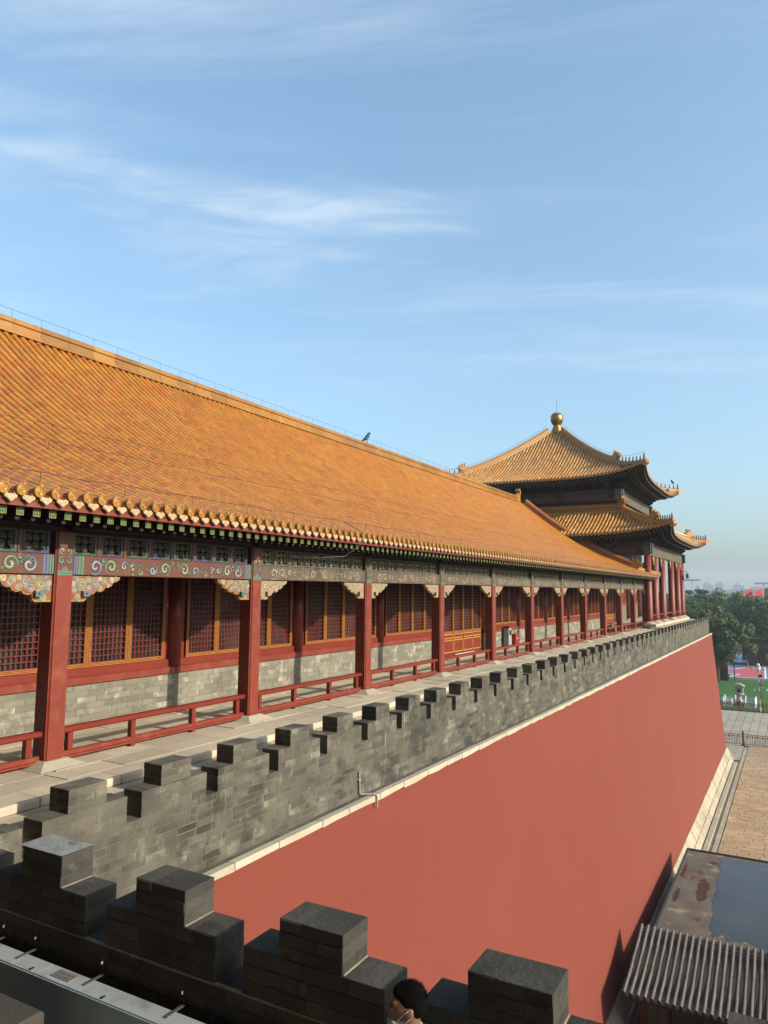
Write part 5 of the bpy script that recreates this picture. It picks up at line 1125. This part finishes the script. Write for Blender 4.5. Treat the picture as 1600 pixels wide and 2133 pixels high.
pos = ['just right of the pavilion columns', 'left of the left mast', 'under the left mast', 'right of the left mast', 'left of the domed tower', 'below the domed tower', 'between the domed and rounded towers', 'below the rounded tower', 'right of the rounded tower', 'left of the spired tower', 'below the spired tower', 'right of the spired tower', 'left of the first flag', 'behind the first flag', 'between the two flags', 'behind the second flag']
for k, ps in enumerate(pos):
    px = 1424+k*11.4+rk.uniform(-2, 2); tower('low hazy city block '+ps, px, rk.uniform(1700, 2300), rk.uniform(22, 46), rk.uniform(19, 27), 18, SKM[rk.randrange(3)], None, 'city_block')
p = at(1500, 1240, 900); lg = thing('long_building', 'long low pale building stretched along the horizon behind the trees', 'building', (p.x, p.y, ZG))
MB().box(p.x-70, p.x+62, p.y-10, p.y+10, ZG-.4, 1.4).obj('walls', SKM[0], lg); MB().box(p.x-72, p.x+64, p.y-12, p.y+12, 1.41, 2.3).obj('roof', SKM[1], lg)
wn = MB(); x = p.x-68
while x < p.x+60: wn.box(x, x+3, p.y-10.3, p.y-9.9, -7, -1); x += 5
wn.obj('window_bands', WINM, lg, kind='stuff')
p = at(1555, 1240, 520); lg = thing('green_roof_hall', 'grey-green roofed hall behind the flags', 'building', (p.x, p.y, ZG))
MB().prism([(p.x-16, -1.5), (p.x+16, -1.5), (p.x+14, 1.6), (p.x-14, 1.6)], p.y-8, p.y+8, 'y').obj('roof', M('slate_green', (.15, .20, .19), r=.7), lg); MB().box(p.x-15, p.x+15, p.y-7, p.y+7, ZG-.4, -1.51).obj('walls', SKM[0], lg)

# ------------------------------------------------------------------ trees
LEAFM = {0: M('leaf_mid', (.150, .270, .060), (.100, .200, .048), .5, .7, rv=.45, rh=.02, spec=.2), 1: M('leaf_dark', (.092, .190, .055), (.065, .140, .042), .5, .7, rv=.45, rh=.015, spec=.2),
         2: M('leaf_grey_green', (.155, .215, .075), (.100, .155, .052), .6, .7, rv=.5, rh=.02, spec=.2), 3: M('leaf_pine', (.095, .150, .075), (.065, .110, .055), .5, .75, rv=.4, spec=.15), 4: M('leaf_fresh', (.200, .340, .070), (.145, .265, .060), .5, .7, rv=.4, rh=.02, spec=.2)}
BARK = M('bark', (.075, .06, .045), (.05, .04, .03), 3, .9, bump=.5, bs=8)
def tree(label, x, y, topz, rad, mi, seed, n=5200, leaf=.42, flat=1.0, layered=False, name='broadleaf_tree', crown_h=None, droop=0.0):
    rn = random.Random(seed); zb = ZG-.3; h = topz-zb; ch_ = crown_h or min(h*.72, rad*2.1)
    t = thing(name, label, 'tree', (x, y, zb), 'trees beyond the rampart')
    tk = MB(); hz = h-ch_*.55
    tk.tube([(x, y, zb), (x+.1, y, zb+h*.2), (x-.15, y+.1, zb+h*.45), (x+.1, y, zb+hz+ch_*.3)], [rad*.075, rad*.055, rad*.042, rad*.015], 8)
    limbs = []
    for k in range(7):
        a = k*2.4+rn.random(); z0 = zb+h*.28+rn.random()*h*.25; e = (x+math.cos(a)*rad*.75, y+math.sin(a)*rad*.75, z0+ch_*(.25+.3*rn.random()))
        tk.tube([(x, y, z0), (x+math.cos(a)*rad*.35, y+math.sin(a)*rad*.35, z0+ch_*.2), e], [rad*.028, rad*.018, rad*.006], 5)
    tk.obj('trunk', BARK, t)
    cr = MB(); cz = topz-ch_/2; cl = []
    for k in range(60 if not layered else 60):
        u = rn.uniform(-1, 1); a = rn.uniform(0, 2*math.pi); rr = rn.uniform(.45, 1.0)**.6
        s_ = math.sqrt(1-u*u); px, py, pz = s_*math.cos(a)*rr, s_*math.sin(a)*rr, u*rr
        wob = 1+.22*math.sin(3*a+seed)+.12*math.sin(5*u*3+seed)
        if layered: pz = round(pz*3.5)/3.5+rn.uniform(-.07, .07); k2 = max(.35, 1-(pz*.5+.5)*.8); px *= k2; py *= k2
        cl.append((x+px*rad*wob, y+py*rad*wob, cz+pz*ch_/2-droop*rad*(px*px+py*py), rad*(rn.uniform(.20, .34) if not layered else rn.uniform(.12, .2))))
    V = cr.v; F = cr.f
    for k in range(n):
        c = cl[rn.randrange(len(cl))]
        u = rn.uniform(-1, 1); a = rn.uniform(0, 2*math.pi); s_ = math.sqrt(1-u*u); q = c[3]*(rn.random()**.4)
        zsc = (.5 if layered else .8); P = Vector((c[0]+s_*math.cos(a)*q*(1.5 if layered else 1), c[1]+s_*math.sin(a)*q*(1.5 if layered else 1), c[2]+u*q*zsc))
        nx = Vector((s_*math.cos(a)+rn.uniform(-.7, .7), s_*math.sin(a)+rn.uniform(-.7, .7), u+rn.uniform(-.3, .9))).normalized()
        t1 = nx.orthogonal().normalized(); t2 = nx.cross(t1); an = rn.uniform(0, 6.3); ls = leaf*rn.uniform(.6, 1.25)
        d1 = (t1*math.cos(an)+t2*math.sin(an))*ls; d2 = (t2*math.cos(an)-t1*math.sin(an))*ls*.5
        o = len(V); V += [tuple(P-d1), tuple(P+d2-d1*.1), tuple(P+d1), tuple(P-d2+d1*.1)]; F.append((o, o+1, o+2, o+3)); cr.m.append(0)
    cr.obj('crown', LEAFM[mi], t)
def tr(label, px, Y, py, rad, mi, seed, **kw):
    p = at(px, py, Y); tree(label, p.x, p.y, p.z, rad, mi, seed, **kw)
tr('large grey-green tree with drooping boughs just right of the rampart corner', 1489, 150, 1262, 5.5, 2, 1, n=15000, leaf=.27, crown_h=10.0, droop=.2)
tr('leafy tree with pale tips beside the rampart corner', 1462, 168, 1262, 5.0, 2, 2, n=10000, leaf=.27, crown_h=10)
tr('tall rounded bright green tree left of the flags', 1515, 235, 1235.5, 9.5, 0, 3, n=9000, crown_h=15)
tr('dense dark tree below the first flag', 1548, 205, 1258, 7.6, 1, 4, n=8000, leaf=.38)
tr('dense dark tree at the right edge under the second flag', 1592, 196, 1250, 8.2, 1, 5, n=9000, leaf=.38)
tr('fresh green tree low at the right edge', 1586, 214, 1275, 6.0, 4, 6, n=6000, leaf=.34, crown_h=4.6)
tr('mid green tree between the drooping tree and the dark tree', 1545, 206, 1280, 4.6, 0, 7, n=5000, leaf=.34, crown_h=5)
tr('dark tree behind the pavilion corner', 1435, 215, 1248, 8.0, 1, 8, n=7000)
tr('green tree seen between the outer pavilion columns', 1388, 230, 1236, 8.5, 0, 9, n=6000)
tr('layered pine with flat boughs near the left mast', 1433, 245, 1228, 5.5, 3, 10, n=4500, layered=True, name='pine_tree', crown_h=12)
tr('layered pine with flat boughs right of the left mast', 1460, 240, 1227, 6.0, 3, 11, n=5000, layered=True, name='pine_tree', crown_h=12)
tr('far tree crown below the domed tower', 1478, 300, 1243, 9.5, 1, 12, n=5000)
tr('far tree crown below the spired tower', 1541, 320, 1243, 10, 0, 13, n=5000)
tr('far tree crown behind the right flag', 1580, 330, 1247, 10, 1, 14, n=5000)
tr('far tree crown behind the pavilion columns', 1415, 300, 1242, 10, 1, 15, n=5000)
tr('dark tree behind the tall rounded tree', 1500, 265, 1250, 9, 1, 16, n=5000)
tr('far tree crown at the right edge', 1606, 300, 1252, 10, 0, 17, n=5000)

# ------------------------------------------------------------------ people
SKIN = M('skin', (.36, .19, .115), (.32, .165, .10), 20, .5, bump=.05); HAIR = M('hair_black', (.008, .007, .007), (.012, .011, .010), 60, .85, bump=.6, bs=240, spec=.06)
def sph(mb, c, rx, ry, rz, f, n=14, mi=0):
    l_ = Vector((0, 0, 1)).cross(f)
    V = []; F = []
    for j in range(n+1):
        ph = math.pi*j/n
        for k in range(n*2):
            th = math.pi*k/n; p = Vector(c)+f*(rx*math.sin(ph)*math.cos(th))+l_*(ry*math.sin(ph)*math.sin(th))+Vector((0, 0, rz*math.cos(ph))); V.append(p)
    m2 = n*2
    for j in range(n):
        for k in range(m2): F.append((j*m2+k, (j+1)*m2+k, (j+1)*m2+(k+1) % m2, j*m2+(k+1) % m2))
    mb.add(V, F, mi); return mb
def fuse(o, vox, it=4):
    m_ = o.modifiers.new('fuse', 'REMESH'); m_.mode = 'VOXEL'; m_.voxel_size = vox; m_.use_smooth_shade = True
    s_ = o.modifiers.new('soft', 'SMOOTH'); s_.iterations = it; s_.factor = .5; return o
def person(label, x, y, z, hgt, ang, shirt, pants, vox=.011, mask=True, hairm=HAIR):
    f = Vector((math.cos(ang), math.sin(ang), 0)); l_ = Vector((0, 0, 1)).cross(f); k = hgt/1.75
    B = Vector((x, y, z))
    def W(a, b, c): return B+f*a*k+l_*b*k+Vector((0, 0, c*k))
    body = MB(); hc = W(.03, 0, 1.635)
    sph(body, hc, .096*k, .074*k, .105*k, f); sph(body, W(.075, 0, 1.575), .048*k, .055*k, .068*k, f); sph(body, W(.10, 0, 1.665), .030*k, .060*k, .022*k, f)
    body.tube([W(.118, 0, 1.655), W(.146, 0, 1.612), W(.125, 0, 1.60)], [.010*k, .016*k, .012*k], 8); sph(body, W(.122, 0, 1.572), .018*k, .028*k, .012*k, f); sph(body, W(.116, 0, 1.555), .018*k, .026*k, .012*k, f); sph(body, W(.112, 0, 1.525), .022*k, .026*k, .022*k, f)
    for s_ in (-1, 1):
        sph(body, W(.012, s_*.078, 1.615), .026*k, .010*k, .034*k, f, 8); sph(body, W(.0, s_*.083, 1.622), .016*k, .010*k, .026*k, f, 8)
    body.tube([W(.0, 0, 1.58), W(-.01, 0, 1.47), W(-.02, 0, 1.40)], [.056*k, .058*k, .075*k], 12)
    body.tube([W(-.02, 0, 1.46), W(-.01, 0, 1.30), W(0, 0, 1.10), W(0, 0, .92), W(0, 0, .86)], [.08*k, .14*k, .13*k, .145*k, .12*k], 14)
    for s_ in (-1, 1):
        body.tube([W(-.02, s_*.06, 1.42), W(-.02, s_*.17, 1.40), W(-.03, s_*.235, 1.12), W(.05, s_*.24, .88), W(.07, s_*.235, .80)], [.05*k, .062*k, .043*k, .030*k, .028*k], 10)
        sph(body, W(.08, s_*.235, .755), .022*k, .030*k, .045*k, f, 8)
        for q in range(4): body.tube([W(.065+.014*q, s_*.236, .735), W(.070+.017*q, s_*.232, .69), W(.066+.016*q, s_*.222, .655+.004*abs(q-1))], [.009*k, .0085*k, .007*k], 6)
        body.tube([W(.10, s_*.225, .77), W(.118, s_*.212, .73), W(.118, s_*.205, .70)], [.010*k, .009*k, .008*k], 6)
        body.tube([W(0, s_*.09, .90), W(.01, s_*.10, .50), W(-.01, s_*.10, .10), W(-.01, s_*.10, .05)], [.088*k, .060*k, .042*k, .045*k], 10); sph(body, W(.06, s_*.10, .035), .12*k, .045*k, .036*k, f, 8)
    o = body.obj('person', SKIN, label=label, cat='person'); fuse(o, vox)
    hm = MB(); sph(hm, W(.002, 0, 1.674), .100*k, .081*k, .090*k, f); sph(hm, W(-.034, 0, 1.648), .070*k, .079*k, .086*k, f); sph(hm, W(.048, 0, 1.708), .062*k, .063*k, .047*k, f)
    ho = fuse(hm.obj('hair', hairm, o), vox*.8, 3)
    if mask:                                            # short cropped strands standing off the crown
        st = MB(); rg = random.Random(2)
        for _ in range(2600):
            u_ = rg.uniform(-.25, 1); a_ = rg.uniform(0, 6.283); s_ = math.sqrt(max(0, 1-u_*u_)); nrm = f*(s_*math.cos(a_))+l_*(s_*math.sin(a_))+Vector((0, 0, u_))
            if s_*math.cos(a_) > .55 and u_ < .35: continue
            P0 = W(.002, 0, 1.674)+f*(s_*math.cos(a_)*.100*k)+l_*(s_*math.sin(a_)*.081*k)+Vector((0, 0, u_*.090*k))
            dr = (nrm*.8+f*rg.uniform(-.1, .5)+l_*rg.uniform(-.35, .35)+Vector((0, 0, rg.uniform(-.3, .2)))).normalized(); sd2 = dr.orthogonal().normalized()*.0011; ln = rg.uniform(.008, .019)*(.5+.5*max(0, u_)+.25)
            st.add([P0-sd2-nrm*.004, P0+sd2-nrm*.004, P0+dr*ln], [(0, 1, 2)])
        st.obj('hair_strands', hairm, o, kind='stuff')
        for s_ in (-1, 1):
            sph(MB(), W(.118, s_*.030, 1.632), .010*k, .016*k, .007*k, f, 8).obj('eye', M('eye_dark', (.04, .03, .025), r=.3), o, smooth=True); MB().tube([W(.126, s_*.012, 1.650), W(.124, s_*.030, 1.657), W(.108, s_*.050, 1.652)], [.003, .004, .002], 5).obj('eyebrow', hairm, o)
    sh = MB(); sh.tube([W(-.02, 0, 1.445), W(-.015, 0, 1.40), W(-.01, 0, 1.28), W(0, 0, 1.08), W(0, 0, .90)], [.095*k, .135*k, .165*k, .155*k, .165*k], 14)
    for s_ in (-1, 1): sh.tube([W(-.02, s_*.08, 1.405), W(-.02, s_*.18, 1.395), W(-.03, s_*.23, 1.20), W(-.02, s_*.235, 1.12)], [.06*k, .078*k, .066*k, .066*k], 10)
    fuse(sh.obj('shirt', shirt, o), vox*1.2, 3)
    co = MB(); co.tube([W(-.02+.088*math.cos(2*math.pi*q/16), .082*math.sin(2*math.pi*q/16), 1.455-.03*math.cos(2*math.pi*q/16)) for q in range(17)], .016*k, 8); co.obj('collar', shirt, o)
    pt = MB()
    pt.tube([W(0, 0, .95), W(0, 0, .84)], [.165*k, .155*k], 14)
    for s_ in (-1, 1): pt.tube([W(0, s_*.085, .90), W(.01, s_*.10, .50), W(-.005, s_*.10, .09)], [.105*k, .082*k, .070*k], 10)
    fuse(pt.obj('trousers', pants, o), vox*1.4, 3)
    if mask:
        mk_ = MB(); mk_.tube([W(.018, .085, 1.640), W(.045, .080, 1.62), W(.085, .066, 1.572), W(.100, .055, 1.548)], .0022, 5); mk_.tube([W(.006, .088, 1.60), W(.04, .079, 1.565), W(.092, .058, 1.535)], .0022, 5)
        sph(mk_, W(.094, 0, 1.540), .048*k, .056*k, .042*k, f, 12); mk_.obj('face_mask', M('mask_white', (.62, .64, .68), r=.7), o, smooth=True)
    return o
person('man with short black hair and a face mask below the battlement', -2.045, 4.03, .06, 1.68, math.atan2(-.49, -.87), M('shirt_pale', (.55, .58, .66), (.50, .53, .62), 30, .8), M('trousers_dark', (.03, .03, .04), r=.8))
p = at(1553, 1397, 176); person('distant person in dark top beside the brick hut', p.x, 186.0, ZG, 1.75, 3.0, BLACKM, M('trousers_pale', (.4, .38, .36), r=.8), vox=.03, mask=False)
p = at(1585, 1440, 150); person('distant person in black standing on the lawn behind the lamp', p.x, 146, ZG, 1.75, 2.0, BLACKM, BLACKM, vox=.03, mask=False)

# ------------------------------------------------------------------ gate hall behind the photographer: unseen, added to block sky light
hall = thing('sky_block_gate_hall', 'great red gate hall on the main terrace behind the viewer', 'building', (10, -20, 0))
MB().box(-24, 60, -30, -5.0, 0, 15).obj('walls', REDDK, hall); MB().box(-27, 63, -33, 1.2, 13.5, 14.3).obj('eave', SOFF, hall)
MB().prism([(-33, 14.3), (1.2, 14.3), (-9, 18.5), (-17, 25), (-19, 25)], -27, 63, 'x').obj('roof', TILE, hall)
for k in range(12): MB().lathe([(.45, 0), (.42, 13.5)], c=(-22+7*k, -4.0, 0), n=14).obj('column', RED, hall)
MB().box(-24, 60, -4.9, -4.6, 11.0, 13.4).obj('architrave', PAT, hall)

# ------------------------------------------------------------------ near-end pavilion left of the frame: unseen, added to block sky light
nps = thing('sky_block_pavilion', 'square pavilion at the near end of the gallery, left of the view', 'building', (-19, -10, 1))
MB().box(-27, -11.5, -18.5, -1.5, 1.0, 8.4).obj('walls', REDDK, nps); MB().box(-26, -13, -17, -3, 8.4, 13.2).obj('upper_walls', SOFF, nps)
for k in range(6): MB().lathe([(.28, 0), (.26, 5.6)], c=(-9.9, -17.5+3.3*k, 1.3), n=14).obj('column', RED, nps)
for (h_, z0_, z1_, r_) in ((10.6, 8.3, 10.6, 7.2), (9.0, 13.1, 18.6, .6)):
    MB().add([(-19-h_, -10-h_, z0_), (-19+h_, -10-h_, z0_), (-19+h_, -10+h_, z0_), (-19-h_, -10+h_, z0_), (-19-r_, -10-r_, z1_), (-19+r_, -10-r_, z1_), (-19+r_, -10+r_, z1_), (-19-r_, -10+r_, z1_)], [(0, 3, 2, 1), (0, 1, 5, 4), (1, 2, 6, 5), (2, 3, 7, 6), (3, 0, 4, 7), (4, 5, 6, 7)]).obj('roof', PTILE, nps)

# ------------------------------------------------------------------ hazy air
hz = MB().box(-1500, 1500, -280, 3200, ZG-1.5, 75).obj('haze', [], kind='stuff')
hm_ = bpy.data.materials.new('hazy_air'); hm_.use_nodes = True; t = hm_.node_tree; t.nodes.clear()
o_ = t.nodes.new('ShaderNodeOutputMaterial'); v_ = t.nodes.new('ShaderNodeVolumePrincipled'); v_.inputs['Density'].default_value = 3.2e-4; v_.inputs['Color'].default_value = (.78, .86, .95, 1); v_.inputs['Anisotropy'].default_value = .2
t.links.new(v_.outputs[0], o_.inputs['Volume']); hz.data.materials.append(hm_)
